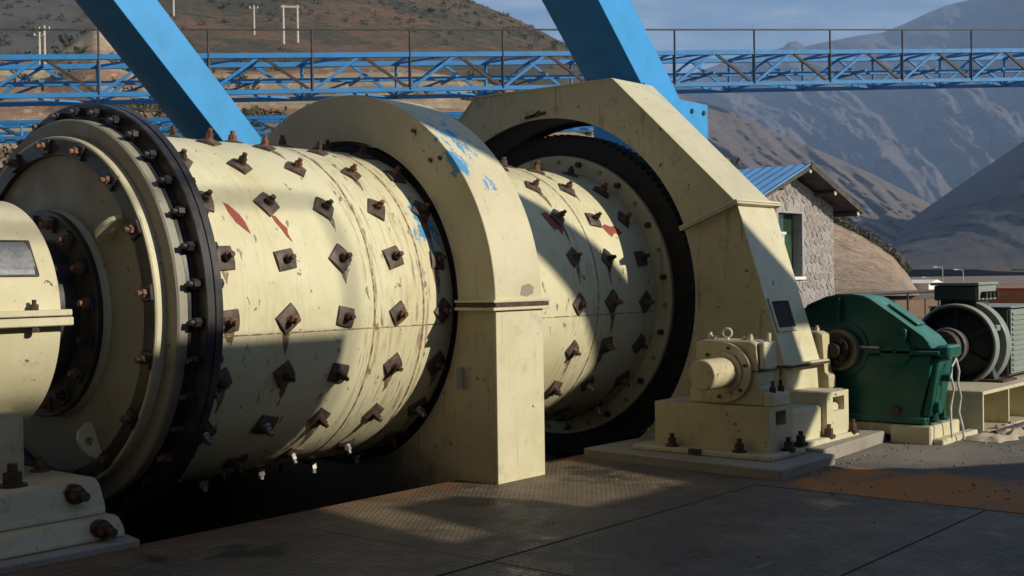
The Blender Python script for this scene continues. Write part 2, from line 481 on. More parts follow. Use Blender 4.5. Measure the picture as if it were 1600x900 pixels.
kind(pit.build('pit', M['pit'], smooth=0), 'structure')
# yard concrete right of and around the plates
yd = MB()
yd.box(8.27, 60, -30, 6.38, -0.016, 0.0)
yd.box(10.82, 60, 6.385, 12, -0.016, -0.002)
yd.box(-6, 10.8, 9.405, 14, -0.016, -0.001)
yd.box(-20, 4.29, 6.505, 9.40, -0.016, -0.003)
kind(yd.build('yard', M['yard'], smooth=0), 'structure')
fl = kind(thing('platform', (5, 4, 0), '', ''), 'structure')
del fl['label']; del fl['category']
yrows = [-2.3, -0.6, 1.1, 2.80, 4.50]
for k in range(4):
    for xa, xb in ((-1.0, 2.1), (2.1, 5.2), (5.2, 8.25)):
        MB().box(xa+.006, xb-.006, yrows[k]+.008, yrows[k+1]-.008, -.015, .001+random.uniform(-.002, .003), .003).build('floor_plate', M['chequer'], fl, smooth=0)
for xa, xb in ((-1.0, 2.1), (2.1, 5.2)):
    MB().box(xa+.006, xb-.006, 4.508, 6.49, -.015, .002+random.uniform(-.002, .003), .003).build('floor_plate', M['chequer'], fl, smooth=0)
MB().box(5.206, 9.3, 4.508, 6.49, -.014, .002, .003).build('floor_plate', M['chequer'], fl, smooth=0)
MB().bar((4.3, 6.495, -.05), (10.8, 6.495, -.05), 0.012, 0.10).build('edge_angle', M['rust'], fl, smooth=0)

# ------------------------------------------------------------------ ball mill
mill = thing('ball_mill', (7.0, D, 0.0), 'long cream cylindrical drum studded with square rusty bolt plates, lying over the pit', 'ball mill')
RS = 1.272
xs8 = [5.0116, 5.5309, 6.0453, 6.5872, 7.0666, 8.8533, 9.3793, 9.9194]
MB().lathe([(4.83, RS), (10.16, RS)], n=160).build('shell', M['cream_drum'], mill, smooth=60)
for xw in (6.34, 6.86, 9.16):
    MB().lathe([(xw-.012, RS-.002), (xw-.005, RS+.004), (xw+.006, RS+.0045), (xw+.013, RS-.002)], n=140).build('weld_seam', M['seam'], mill)
aS = -0.125
for (xa, xb) in ((4.85, 7.1), (7.8, 10.1)):
    sm = MB()
    n = 40
    for k in range(n):
        x0 = xa+(xb-xa)*k/n; x1 = xa+(xb-xa)*(k+1)/n
        q = []
        for a, rr in ((aS-.005, RS-.002), (aS-.001, RS+.004), (aS+.003, RS+.003), (aS+.006, RS-.002)):
            q.append((D-rr*math.cos(a), HA+rr*math.sin(a)))
        for (y0, z0), (y1, z1) in zip(q[:-1], q[1:]):
            sm.poly([(x0, y0, z0), (x1, y0, z0), (x1, y1, z1), (x0, y1, z1)])
    sm.build('weld_seam', M['seam'], mill)

def frame_at(a, twist=0.0):
    """local z = outward normal of the shell at angle a, local x = along the mill"""
    nrm = Vector((0, -math.cos(a), math.sin(a)))
    tx = Vector((1, 0, 0)); ty = nrm.cross(tx)
    m = Matrix((tx, ty, nrm)).transposed()
    return m @ Matrix.Rotation(twist, 3, 'Z')

# one liner bolt: a bent square plate with a nut and stud end, built lying on z = 0
lb = MB()
h = 0.079
nseg = 4
for lvl in (0,):
    top = []
    for i in range(nseg+1):
        for j in range(nseg+1):
            u = -h+2*h*i/nseg; v = -h+2*h*j/nseg
            z = 0.034 - 0.016*(abs(v)/h)**2 - 0.010*(abs(u)/h)**2
            top.append(lb.bm.verts.new((u, v, z)))
    bot = []
    for i in range(nseg+1):
        for j in range(nseg+1):
            u = -h+2*h*i/nseg; v = -h+2*h*j/nseg
            bot.append(lb.bm.verts.new((u*1.02, v*1.02, -0.012)))
    id_ = lambda i, j: i*(nseg+1)+j
    for i in range(nseg):
        for j in range(nseg):
            lb.bm.faces.new((top[id_(i, j)], top[id_(i+1, j)], top[id_(i+1, j+1)], top[id_(i, j+1)]))
    for i in range(nseg):
        for (p, q) in ((id_(i, 0), id_(i+1, 0)), (id_(i+1, nseg), id_(i, nseg)), (id_(0, i+1), id_(0, i)), (id_(nseg, i), id_(nseg, i+1))):
            lb.bm.faces.new((top[p], bot[p], bot[q], top[q]))
proto = lb.build('liner_bolt', M['washer'], mill, origin=(0, 0, 0))
WL[proto.name] = Vector((0, 0, 0))
nb = MB()
nb.cyl((0, 0, 0.012), (0, 0, 0.038), 0.044, 14, 0.036)
nb.cyl((0, 0, 0.036), (0, 0, 0.080), 0.032, 6)
nb.cyl((0, 0, 0.080), (0, 0, 0.116), 0.019, 10)
nut = nb.build('nut', M['rust'], proto, origin=(0, 0, 0))
first = True
# the same bolt with an orange-rusted nut or a brighter, worn one
def variant(src, washer_mat, nut_mat):
    c = src.copy(); c.data = src.data.copy(); c.data.materials[0] = washer_mat; COL.objects.link(c)
    d = src.children[0].copy(); d.data = src.children[0].data.copy(); d.data.materials[0] = nut_mat; COL.objects.link(d); d.parent = c
    return c
protoB = variant(proto, M['washer'], M['nut_rust'])
protoC = variant(proto, M['washer'], M['bright'])
used = set()
for j, xb in enumerate(xs8):
    for i in range(-3, 9):
        a = 0.9286 - i*0.3248 + random.uniform(-.012, .012)
        xx = xb + random.uniform(-.012, .012)
        src = protoC if i >= 5 and random.random() < .7 else (protoB if random.random() < (0.5 if i <= 0 else 0.22) else proto)
        twist = PI/4*(random.random() < .62) + random.uniform(-.28, .28)
        rot = frame_at(a, twist) @ Matrix.Rotation(random.uniform(-.06, .06), 3, 'X') @ Matrix.Diagonal((random.uniform(.86, 1.06), random.uniform(.86, 1.06), random.uniform(.78, .98)))
        loc = Vector((xx, D-RS*math.cos(a), HA+RS*math.sin(a))) - WL[mill.name]
        if src.name in used:
            inst(src, mill, rot, loc)
        else:
            used.add(src.name); src.parent = mill
            src.matrix_local = Matrix.Translation(loc) @ rot.to_4x4()

M['stain'] = None
t = NT('rust run')
al = t.math('MULTIPLY', t.ramp(t.noise(16, 5, 0.7, t.vmul(t.pos, (1.6, 0.8, 0.8))), 0.33, 0.55), 0.85)
t.lk(al, t.b.inputs['Alpha'])
M['stain'] = t.done(t.mix(t.noise(9, 3), (0.10, 0.06, 0.035), (0.24, 0.15, 0.085)), 0.6)
rst = random.Random(21)
STAINS = []
for j, xb in enumerate(xs8):
    for i in range(-1, 7):
        if rst.random() < .5:
            a = 0.9286 - i*0.3248
            L = rst.uniform(.08, .22); w_ = rst.uniform(.02, .045); dx = rst.uniform(-.04, .04)
            STAINS.append([(xb+dx-w_, a-.02), (xb+dx+w_, a-.02), (xb+dx+w_*.8, a-.06-L*.3), (xb+dx+w_*rst.uniform(.2, .5), a-.06-L*.75), (xb+dx+rst.uniform(-.01, .01), a-.06-L), (xb+dx-w_*rst.uniform(.2, .6), a-.06-L*.6), (xb+dx-w_*.9, a-.06-L*.25)])
# red primer flakes left on the shell
def flake(pts, name='paint_flake', mat='red_paint'):
    f = MB()
    def on(x, a, k=0.0025):
        return (x, D-(RS+k)*math.cos(a), HA+(RS+k)*math.sin(a))
    cx = sum(p[0] for p in pts)/len(pts); ca = sum(p[1] for p in pts)/len(pts)
    n = len(pts)
    for rr0, rr1 in ((0, .5), (.5, 1)):
        for i in range(n):
            p, q = pts[i], pts[(i+1) % n]
            L = lambda z, r: (cx+(z[0]-cx)*r, ca+(z[1]-ca)*r)
            if rr0 == 0:
                f.poly([on(cx, ca), on(*L(p, rr1)), on(*L(q, rr1))])
            else:
                f.poly([on(*L(p, rr0)), on(*L(p, rr1)), on(*L(q, rr1)), on(*L(q, rr0))])
    f.build(name, M[mat], mill, smooth=60)
flake([(5.165, .615), (5.20, .60), (5.26, .54), (5.285, .49), (5.30, .42), (5.255, .45), (5.205, .49), (5.175, .55)])
flake([(5.53, .545), (5.57, .535), (5.60, .49), (5.635, .46), (5.625, .43), (5.645, .375), (5.605, .41), (5.575, .46), (5.545, .50)])
flake([(8.64, .64), (8.73, .655), (8.79, .60), (8.84, .57), (8.845, .50), (8.80, .46), (8.79, .51), (8.72, .50), (8.68, .55)])
flake([(9.47, .545), (9.55, .565), (9.62, .545), (9.70, .555), (9.77, .49), (9.70, .475), (9.64, .49), (9.57, .455), (9.52, .49)])

for st_ in STAINS:
    flake(st_, 'rust_stain', 'stain')

# end flange (double ring), stepped head, trunnion flange
MB().lathe([(4.66, 1.20), (4.66, 1.338), (4.70, 1.342), (4.715, 1.355), (4.715, 1.448), (4.722, 1.456), (4.770, 1.456), (4.774, 1.448), (4.782, 1.448), (4.786, 1.458), (4.838, 1.458), (4.845, 1.45), (4.845, 1.20)], n=160).build('flange', M['flange'], mill)  # black runs onto the rim, painting the long shadows of the nuts
MB().lathe([(4.662, 1.335), (4.60, 1.335), (4.588, 1.323), (4.586, 1.21)], n=140).build('head_rim', M['grey_cream'], mill)
MB().lathe([(4.60, 1.212), (4.522, 1.212), (4.512, 1.204), (4.512, 1.185)], n=140).build('head_step', M['cream'], mill)
MB().lathe([(4.520, 1.188), (4.508, 1.188), (4.508, 1.085), (4.535, 1.078), (4.55, 1.078)], n=140).build('head_ring', M['flange'], mill)
MB().lathe([(4.545, 1.10), (4.54, 0.90), (4.515, 0.72), (4.51, 0.60)], n=120).build('head_plate', M['grey_cream'], mill)
MB().lathe([(4.53, 0.715), (4.47, 0.70), (4.45, 0.70)], n=110).build('trunnion_hub', M['cream'], mill)
MB().lathe([(4.46, 0.705), (4.425, 0.705), (4.42, 0.698), (4.42, 0.5), (4.15, 0.5), (4.1, 0.5)], n=110).build('trunnion_flange', M['flange'], mill)

def hexbolt(nm, parent, px, r, a, length, rad, mat, plate=0.0, pmat=None):
    """a bolt pointing to -x on the circle r about the mill axis"""
    y0 = D-r*math.cos(a); z0 = HA+r*math.sin(a)
    b = MB()
    b.cyl((px+.03, y0, z0), (px-length*0.62, y0, z0), rad, 6, ang0=random.random())
    b.cyl((px-length*0.6, y0, z0), (px-length, y0, z0), rad*0.6, 10)
    if plate:
        pl = MB()
        nrm = Vector((0, -math.cos(a), math.sin(a)))
        tg = Vector((0, math.sin(a), math.cos(a)))
        pts = []
        c0 = Vector((0, y0, z0))
        for u, v in ((-1, -1), (1, -1), (1, 1), (-1, 1)):
            q = c0 + nrm*(plate*u) + tg*(plate*v)
            pts.append((q.y, q.z))
        pl.prism(pts, 'x', px-.022, px+.004, .004)
        p = pl.build(nm, pmat, parent)
        b.build('nut', mat, p)
    else:
        b.build(nm, mat, parent)
for k in range(36):
    a = 0.1375 + k*2*PI/36
    if -1.75 < ((a+PI) % (2*PI))-PI < 2.6:
        hexbolt('flange_bolt', mill, 4.715, 1.392, a, 0.085, 0.032, M['nut_rust'] if random.random() < .14 else M['flange'])
        b = MB(); y0 = D-1.392*math.cos(a); z0 = HA+1.392*math.sin(a)
        b.cyl((4.84, y0, z0), (4.885, y0, z0), 0.034, 6); b.build('flange_bolt', M['flange'], mill)
for k in range(17):
    a = 0.1186 + k*2*PI/17
    if -1.5 < ((a+PI) % (2*PI))-PI < 2.7:
        hexbolt('head_bolt', mill, 4.508, 1.145, a, 0.085, 0.030, M['nut_rust'], 0.052, M['flange'])
for k in range(16):
    a = 0.118 + k*2*PI/16
    hexbolt('trunnion_bolt', mill, 4.42, 0.622, a, 0.085, 0.034, M['nut_rust'] if random.random() < .6 else M['flange'], 0.048, M['flange'])
# lifting lugs on the head plate
def lug_(a, r):
    nrm = Vector((0, -math.cos(a), math.sin(a))); tg = Vector((0, math.sin(a), math.cos(a)))
    c0 = Vector((4.54, D, HA)) + nrm*r
    outer = [(-.13, 0.0), (-.12, .06), (-.08, .11), (-.02, .135), (.05, .13), (.11, .10), (.14, .05), (.15, 0.0)]
    n = len(outer)
    hole = [(.015+.032*math.cos(PI-PI*k/(n-1)*1.0), .062+.032*math.sin(PI-PI*k/(n-1))) for k in range(n)]
    hole2 = [(.015+.032*math.cos(PI+PI*k/(n-1)), .062+.032*math.sin(PI+PI*k/(n-1))) for k in range(n)]
    base = [(-.13+.28*k/(n-1), 0.0) for k in range(n)]
    b = MB()
    P = lambda u, v, w_: c0 + nrm*u + Vector((-v, 0, 0)) + tg*w_
    for w_ in (-.016, .016):
        for A_, B_ in ((outer, hole), (hole2, base)):
            for k in range(n-1):
                b.poly([P(*A_[k], w_), P(*A_[k+1], w_), P(*B_[k+1], w_), P(*B_[k], w_)])
    for L_ in (outer, hole, hole2):
        for k in range(n-1):
            b.poly([P(*L_[k], -.016), P(*L_[k+1], -.016), P(*L_[k+1], .016), P(*L_[k], .016)])
    bmesh.ops.remove_doubles(b.bm, verts=b.bm.verts[:], dist=1e-5)
    b.build('lifting_lug', M['cream'], mill)
lug_(0.633, 0.92); lug_(-1.064, 0.96)

# far end: mounting flange, ring gear, riding ring inside the cover
MB().lathe([(10.14, RS-.01), (10.125, RS+.005), (10.13, 1.43), (10.14, 1.44), (10.19, 1.44)], n=140).build('end_flange', M['cream'], mill)
for k in range(32):
    a = 0.127 + k*2*PI/32
    if -1.8 < ((a+PI) % (2*PI))-PI < 2.4:
        b = MB(); y0 = D-1.372*math.cos(a); z0 = HA+1.372*math.sin(a)
        b.cyl((10.15, y0, z0), (10.085 if k % 2 == 0 else 10.115, y0, z0), 0.030 if k % 2 == 0 else 0.022, 6 if k % 2 == 0 else 12)
        b.build('flange_bolt', M['rust'] if k % 2 == 0 else M['grey_cream'], mill)
gm = MB()
NT_ = 118
pr = []
for i in range(NT_):
    t0 = 2*PI*i/NT_
    for f_, rr in ((0, 1.64), (.22, 1.64), (.36, 1.665), (.64, 1.665), (.78, 1.64)):
        pr.append((t0+f_*2*PI/NT_, rr))
A = []; B = []; C_ = []; E_ = []
for tt, rr in pr:
    cs, sn = math.cos(tt), math.sin(tt)
    A.append(gm.bm.verts.new((10.18, D-rr*cs, HA+rr*sn))); B.append(gm.bm.verts.new((10.46, D-rr*cs, HA+rr*sn)))
    C_.append(gm.bm.verts.new((10.18, D-1.40*cs, HA+1.40*sn))); E_.append(gm.bm.verts.new((10.46, D-1.40*cs, HA+1.40*sn)))
n = len(pr)
for i in range(n):
    j = (i+1) % n
    for P, Q in ((A, B), (B, E_), (E_, C_), (C_, A)):
        gm.bm.faces.new((P[i], P[j], Q[j], Q[i]))
gm.build('ring_gear', M['black'], mill, smooth=25)
MB().lathe([(10.19, 1.30), (10.6, 1.25), (10.62, 0.7), (10.62, 0.3)], n=80).build('far_head', M['black'], mill)
MB().lathe([(7.19, RS-.01), (7.19, 1.335), (7.20, 1.34), (7.66, 1.34), (7.67, 1.335), (7.67, RS-.01)], n=140).build('riding_ring', M['black'], mill)

# ------------------------------------------------------------------ feed-end bearing (left edge of the picture)
bh = thing('bearing_housing', (3.4, D, 0.0), 'cream bearing housing with rounded cap and grey nameplate at the left end of the drum', 'bearing housing')
RC = 0.755
MB().lathe([(2.6, 0.4), (2.6, RC), (4.12, RC), (4.135, RC-.008), (4.14, RC-.03), (4.14, 0.45)], n=64, a0=0.0, a1=PI).build('cap', M['cream'], bh)
MB().lathe([(2.6, 0.4), (2.6, RC), (4.12, RC), (4.135, RC-.008), (4.14, RC-.03), (4.14, 0.45)], n=64, a0=-PI, a1=0.0).build('lower_housing', M['cream'], bh)
MB().box(2.6, 4.17, 7.015, 7.30, 1.386, 1.425, .006).build('cap_flange', M['cream'], bh)
MB().box(2.6, 4.175, 7.01, 7.30, 1.325, 1.378, .006).build('housing_flange', M['cream'], bh)
for xb in (2.95, 3.45, 3.93):
    b = MB(); b.cyl((xb, 7.045, 1.425), (xb, 7.045, 1.462), .026, 6); b.cyl((xb, 7.045, 1.455), (xb, 7.045, 1.49), .014, 8)
    b.cyl((xb, 7.045, 1.29), (xb, 7.045, 1.325), .026, 6); b.build('flange_bolt', M['rust'], bh)
npl = MB()
for k in range(6):
    a0 = .345+.315*k/6; a1 = .345+.315*(k+1)/6
    q = [(D-(RC+.006)*math.cos(a), HA+(RC+.006)*math.sin(a)) for a in (a0, a1)]
    npl.poly([(3.35, *q[0]), (4.0, *q[0]), (4.0, *q[1]), (3.35, *q[1])])
npo = npl.build('nameplate', M['plate_label'], bh, smooth=60)
fr = MB()
for xa, xb, aa, ab in ((3.34, 4.01, .335, .350), (3.34, 4.01, .655, .672), (3.99, 4.012, .35, .655)):
    q = [(D-(RC+k)*math.cos(a), HA+(RC+k)*math.sin(a)) for k in (.002, .012) for a in (aa, ab)]
    fr.poly([(xa, *q[2]), (xb, *q[2]), (xb, *q[3]), (xa, *q[3])]); fr.poly([(xa, *q[0]), (xb, *q[0]), (xb, *q[2]), (xa, *q[2])]); fr.poly([(xb, *q[0]), (xb, *q[1]), (xb, *q[3]), (xb, *q[2])])
fr.build('nameplate_rim', M['darksteel'], npo)
MB().box(2.5, 3.95, 7.22, 8.45, 0.36, 0.80, .02, 2).build('support_block', M['cream_dirty'], bh)
MB().prism([(6.735, .168), (6.735, .215), (6.77, .235), (6.80, .36), (6.84, .388), (8.9, .388), (8.9, .168)], 'x', 2.3, 4.205, .014).build('base_upper', M['cream_dirty'], bh)
MB().prism([(6.58, .045), (6.58, .085), (6.615, .10), (6.63, .155), (6.66, .172), (9.0, .172), (9.0, .045)], 'x', 2.3, 4.235, .012).build('base_lower', M['cream_dirty'], bh)
MB().prism([(2.2, 6.47), (4.25, 6.45), (4.285, 6.62), (4.28, 9.1), (2.2, 9.1)], 'z', -.02, 0.047, .01).build('grout_pad', M['concrete'], bh)
def vbolt(x, y, z, parent, r=.034, hgt=.10, mat='rust', nm='anchor_bolt'):
    b = MB(); b.cyl((x, y, z-.01), (x, y, z+.018), r*1.55, 14)
    b.cyl((x, y, z+.018), (x, y, z+.018+hgt*.5), r, 6, ang0=random.random()); b.cyl((x, y, z+.06), (x, y, z+hgt), r*.55, 10)
    return b.build(nm, M[mat], parent)
vbolt(3.72, 6.95, .385, bh, .055, .14); vbolt(4.12, 7.35, .385, bh, .04, .10, 'nut_rust'); vbolt(3.2, 6.95, .385, bh, .055, .14)
for x_, y_, z_ in ((4.02, 6.79, .315), (4.08, 6.60, .112), (3.25, 6.79, .315)):
    b = MB(); b.cyl((x_, y_+.03, z_), (x_, y_-.018, z_), .062, 14); b.cyl((x_, y_-.018, z_), (x_+.01, y_-.065, z_-.005), .05, 6, ang0=.3); b.cyl((x_+.01, y_-.06, z_-.005), (x_+.018, y_-.115, z_-.01), .028, 10); b.build('side_bolt', M['rust'], bh)

# ------------------------------------------------------------------ arched cover with pedestal
cv = thing('drum_cover', (7.43, D, 0.0), 'cream arched cover bridging the drum on a square pedestal, chipped blue on its crown', 'drum cover')
RO, RI = 1.756, 1.372
MB().lathe([(7.143, RI), (7.143, RO-.004), (7.148, RO), (7.709, RO), (7.714, RO-.004), (7.714, RI)], n=120, a0=0.012, a1=PI-0.012, closed=True).build('arch', M['cream_cover'], cv, smooth=30)
YP = D-RO
out = [(YP, 0.0), (YP, 1.352)]
arc = [(D-RI*math.cos(a), HA+RI*math.sin(a)) for a in np.linspace(-0.022, -PI+0.022, 60)]
out += [(float(a), float(b)) for a, b in arc]
out += [(D+RO, 1.352), (D+RO, -1.2), (6.515, -1.2), (6.515, 0.0)]
MB().prism(out, 'x', 7.143, 7.712).build('pedestal', M['darkened'], cv, smooth=20)
MB().box(7.139, 7.716, YP-.006, YP+.02, 0.002, 1.348, .003).build('pedestal_face', M['cream'], cv)
for s_ in (-1, 1):
    yA, yB = sorted((D+s_*(RI+.012), D+s_*(RO+.035)))
    MB().box(7.085, 7.775, yA, yB, 1.388, 1.408, .003).build('arch_flange', M['cream_cover'], cv)
    MB().box(7.10, 7.76, yA, yB, 1.354, 1.386, .003).build('packing', M['rust'], cv)
    MB().box(7.08, 7.78, yA, yB, 1.328, 1.352, .003).build('pedestal_flange', M['cream'], cv)
MB().box(7.055, 7.14, 6.43, 6.442, .72, .89, .003).build('lug', M['cream'], cv)
b = MB(); b.torus((7.137, 6.475, .83), (1, 0, 0), .03, .012); b.build('hole_rim', M['rust'], cv)
b = MB(); b.prism([(7.44, 1.44), (7.52, 1.425), (7.60, 1.45), (7.61, 1.50), (7.55, 1.53), (7.47, 1.51)], 'y', YP-.001, YP+.01); b.build('weld_patch', M['grey_cream'], cv)
# small rusty tabs welded to the arch face
for a_, r_, l_ in ((.98, 1.66, .045), (.80, 1.58, .03), (.76, 1.66, .025)):
    y0 = D-r_*math.cos(a_); z0 = HA+r_*math.sin(a_)
    b = MB(); b.bar((7.138, y0-l_*.5, z0-.01), (7.138, y0+l_*.5, z0+.012), .02, .022); b.build('weld_tab', M['rust'], cv)

# ------------------------------------------------------------------ gear guard
gg = thing('gear_guard', (10.3, D, 0.0), 'big cream angular guard around the black ring gear at the drum far end', 'gear guard')
XG0, XG1 = 9.97, 10.66
P2, P1, P3 = (5.6, 2.225), (6.95, 3.50), (5.14, 0.76)
A_SPLIT = math.atan2(P2[1]-HA, D-P2[0])
mir = lambda p: (2*D-p[0], p[1])
up_out = [P2, P1, mir(P1), mir(P2)]
def ring_plate(outline, R, x0, x1, a0, a1, n):
    """a flat plate between an open outline (seen from the axis) and a round hole of radius R"""
    m = MB()
    def hit(a):
        d = (-math.cos(a), math.sin(a)); best = None
        for (ya, za), (yb, zb) in zip(outline[:-1], outline[1:]):
            ex, ez = yb-ya, zb-za
            den = d[0]*ez - d[1]*ex
            if abs(den) < 1e-9: continue
            t_ = ((ya-D)*ez-(za-HA)*ex)/den; s_ = ((ya-D)*d[1]-(za-HA)*d[0])/den
            if t_ > 0 and -1e-4 <= s_ <= 1+1e-4 and (best is None or t_ > best): best = t_
        return best
    angs = [a0+(a1-a0)*i/n for i in range(n+1)]
    for (yy, zz) in outline[1:-1]:
        angs.append(math.atan2(zz-HA, D-yy) if a1 > 0 else (lambda q: q if q <= 0.5 else q-2*PI)(math.atan2(zz-HA, D-yy)))
    angs = sorted(q for q in angs if min(a0, a1)-1e-9 <= q <= max(a0, a1)+1e-9)
    rows = [[], [], [], []]
    for a in angs:
        h_ = hit(a)
        if h_ is None: continue
        for k, (rr, xx) in enumerate(((R, x0), (h_, x0), (h_, x1), (R, x1))):
            rows[k].append(m.bm.verts.new((xx, D-rr*math.cos(a), HA+rr*math.sin(a))))
    for q in range(4):
        for i in range(len(rows[0])-1):
            m.bm.faces.new((rows[q][i], rows[q][i+1], rows[(q+1) % 4][i+1], rows[(q+1) % 4][i]))
    return m
ring_plate(up_out, 1.812, XG0, XG0+.018, A_SPLIT, PI-A_SPLIT, 90).build('front_plate', M['cream_dirty'], gg, smooth=20)
ring_plate(up_out, 1.79, XG1-.018, XG1, A_SPLIT, PI-A_SPLIT, 60).build('back_plate', M['black'], gg, smooth=20)
MB().lathe([(XG0+.02, 1.835), (XG1-.02, 1.835), (XG1-.02, 1.85), (XG0+.02, 1.85)], n=100, a0=-0.6, a1=PI+.6, closed=True).build('inner_casing', M['black'], gg)
MB().lathe([(XG0+.03, 1.825), (XG1-.02, 1.82)], n=100, a0=-PI+.6, a1=-.6).build('inner_casing', M['black'], gg)
for p, q in zip(up_out[:-1], up_out[1:]):
    d = Vector((0, q[0]-p[0], q[1]-p[1])); L = d.length; d /= L
    nrm = Vector((0, -d.z, d.y))
    if nrm.dot(Vector((0, (p[0]+q[0])/2-D, (p[1]+q[1])/2-HA))) < 0: nrm = -nrm
    m = MB()
    a_ = Vector((XG0-.012, *p)); b_ = Vector((XG0-.012, *q)); a2 = Vector((XG1+.012, *p)); b2 = Vector((XG1+.012, *q))
    lo_ = [a_, b_, b2, a2]; hi_ = [v+nrm*.012 for v in lo_]
    m.poly(lo_); m.poly(hi_)
    for i in range(4): m.poly([lo_[i], lo_[(i+1) % 4], hi_[(i+1) % 4], hi_[i]])
    m.build('top_sheet', M['cream'], gg, smooth=0)
low_out = [P2, P3, (5.19, .74), (5.19, -1.3), (2*D-5.19, -1.3), (2*D-5.19, .74), mir(P3), mir(P2)]
ring_plate(low_out, 1.80, XG0+.004, XG0+.022, A_SPLIT, -PI-A_SPLIT, 120).build('lower_plate', M['cream_dirty'], gg, smooth=20)
for q_ in (1, -1):
    f_ = (lambda p: p) if q_ == 1 else mir
    # leaning side sheet between the two flange lips
    a0_, b0_ = f_(P2), f_(P3)
    d = Vector((0, b0_[0]-a0_[0], b0_[1]-a0_[1])).normalized()
    nrm = Vector((0, d.z, -d.y)) if q_ == 1 else Vector((0, -d.z, d.y))
    m = MB()
    lo_ = [Vector((XG0-.004, *a0_)), Vector((XG0-.004, *b0_)), Vector((XG1, *b0_)), Vector((XG1, *a0_))]
    hi_ = [v+nrm*.012 for v in lo_]
    m.poly(lo_); m.poly(hi_)
    for i in range(4): m.poly([lo_[i], lo_[(i+1) % 4], hi_[(i+1) % 4], hi_[i]])
    m.build('side_sheet', M['cream'], gg, smooth=0)
    ya, yb = sorted((f_((5.50, 0))[0], f_((5.75, 0))[0]))
    for dz in (0.0, 0.024):
        m = MB()
        rr = Vector((0, -math.cos(A_SPLIT)*q_, math.sin(A_SPLIT)))
        cpt = Vector((0, D, HA)) + Vector((0, -math.sin(A_SPLIT)*q_, -math.cos(A_SPLIT)))*(.022-dz)
        a_ = cpt+rr*1.80; b_ = cpt+rr*2.455
        m.bar((XG0-.055, *(a_.yz)), (XG0-.055, *(b_.yz)), .06, .019, ref=(-1 if False else 0, math.sin(A_SPLIT)*q_, math.cos(A_SPLIT)))
        a_ = cpt+rr*2.33; b_ = cpt+rr*2.455
        m.bar((XG0-.055, *((a_+b_)/2).yz), (XG1+.06, *((a_+b_)/2).yz), .13, .0185, ref=(0, math.sin(A_SPLIT)*q_, math.cos(A_SPLIT)))
        m.build('split_flange', M['cream'] if dz else M['cream_dirty'], gg, smooth=0)
    ya, yb = sorted((f_((5.05, 0))[0], f_((5.25, 0))[0]))
    MB().box(XG0-.03, XG1+.06, ya, yb, .735, .755, .003).build('foot_flange', M['rust'], gg)
    MB().box(XG0-.02, XG1+.05, ya+.005, yb-.005, .757, .772, .003).build('foot_flange', M['cream'], gg)
    ya, yb = sorted((f_((5.13, 0))[0], f_((5.20, 0))[0]))
    MB().prism([(XG0+.03, .30), (XG0+.03, .733), (XG1-.06, .733), (XG1-.0, .30)], 'y', ya, yb).build('foot', M['cream'], gg)
# hatch low on the leaning sheet: raised frame around a dark panel painted as its shaded inside
dS = Vector((0, P3[0]-P2[0], P3[1]-P2[1])); LS = dS.length; dS.normalize(); nS = Vector((0, dS.z, -dS.y))
def onS(x, s, k=0.0): return Vector((x, P2[0], P2[1])) + dS*s + nS*k
def slab(x0, x1, s0, s1, k0, k1):
    m = MB()
    a = [onS(x0, s0, k0), onS(x1, s0, k0), onS(x1, s1, k0), onS(x0, s1, k0)]; b = [v+nS*(k1-k0) for v in a]
    m.poly(a); m.poly(b)
    for i in range(4): m.poly([a[i], a[(i+1) % 4], b[(i+1) % 4], b[i]])
    return m
hx0, hx1, hs0, hs1 = 10.03, 10.36, 0.95, 1.20
hf = slab(hx0-.03, hx1+.03, hs0-.035, hs0, .012, .03)
for args in ((hx0-.03, hx1+.03, hs1, hs1+.035), (hx0-.03, hx0, hs0, hs1), (hx1, hx1+.03, hs0, hs1)):
    m2 = slab(*args, .012, .03)
    me_tmp = bpy.data.meshes.new('tmp'); m2.bm.to_mesh(me_tmp); hf.bm.from_mesh(me_tmp); m2.bm.free(); bpy.data.meshes.remove(me_tmp)
hfo = hf.build('hatch_frame', M['cream'], gg, smooth=0)
slab(hx0, hx1, hs0, hs1, .0125, .016).build('hatch_shade_panel', M['pit'], hfo, smooth=0)
b = MB(); b.bar((9.964, 7.78, 3.25), (9.964, 8.05, 3.22), .012, .03); b.build('weld_scar', M['rust'], gg)
b = MB(); b.bar((9.964, 7.98, 3.22), (9.964, 7.86, 3.275), .012, .02); b.build('weld_scar', M['rust'], gg)

# ------------------------------------------------------------------ concrete plinths
tag(MB().prism([(8.50, 4.42), (9.50, 4.44), (9.52, 6.35), (8.62, 6.37)], 'z', -.02, .085, .012).build('concrete_plinth', M['concrete']), 'low grey concrete slab under the near pinion bearing', 'concrete slab')
tag(MB().prism([(9.53, 4.55), (11.0, 4.64), (11.0, 6.3), (9.53, 6.3)], 'z', -.02, .105, .015).build('concrete_plinth', M['concrete']), 'sunlit pale concrete slab between pinion bearing and green gearbox', 'concrete slab')

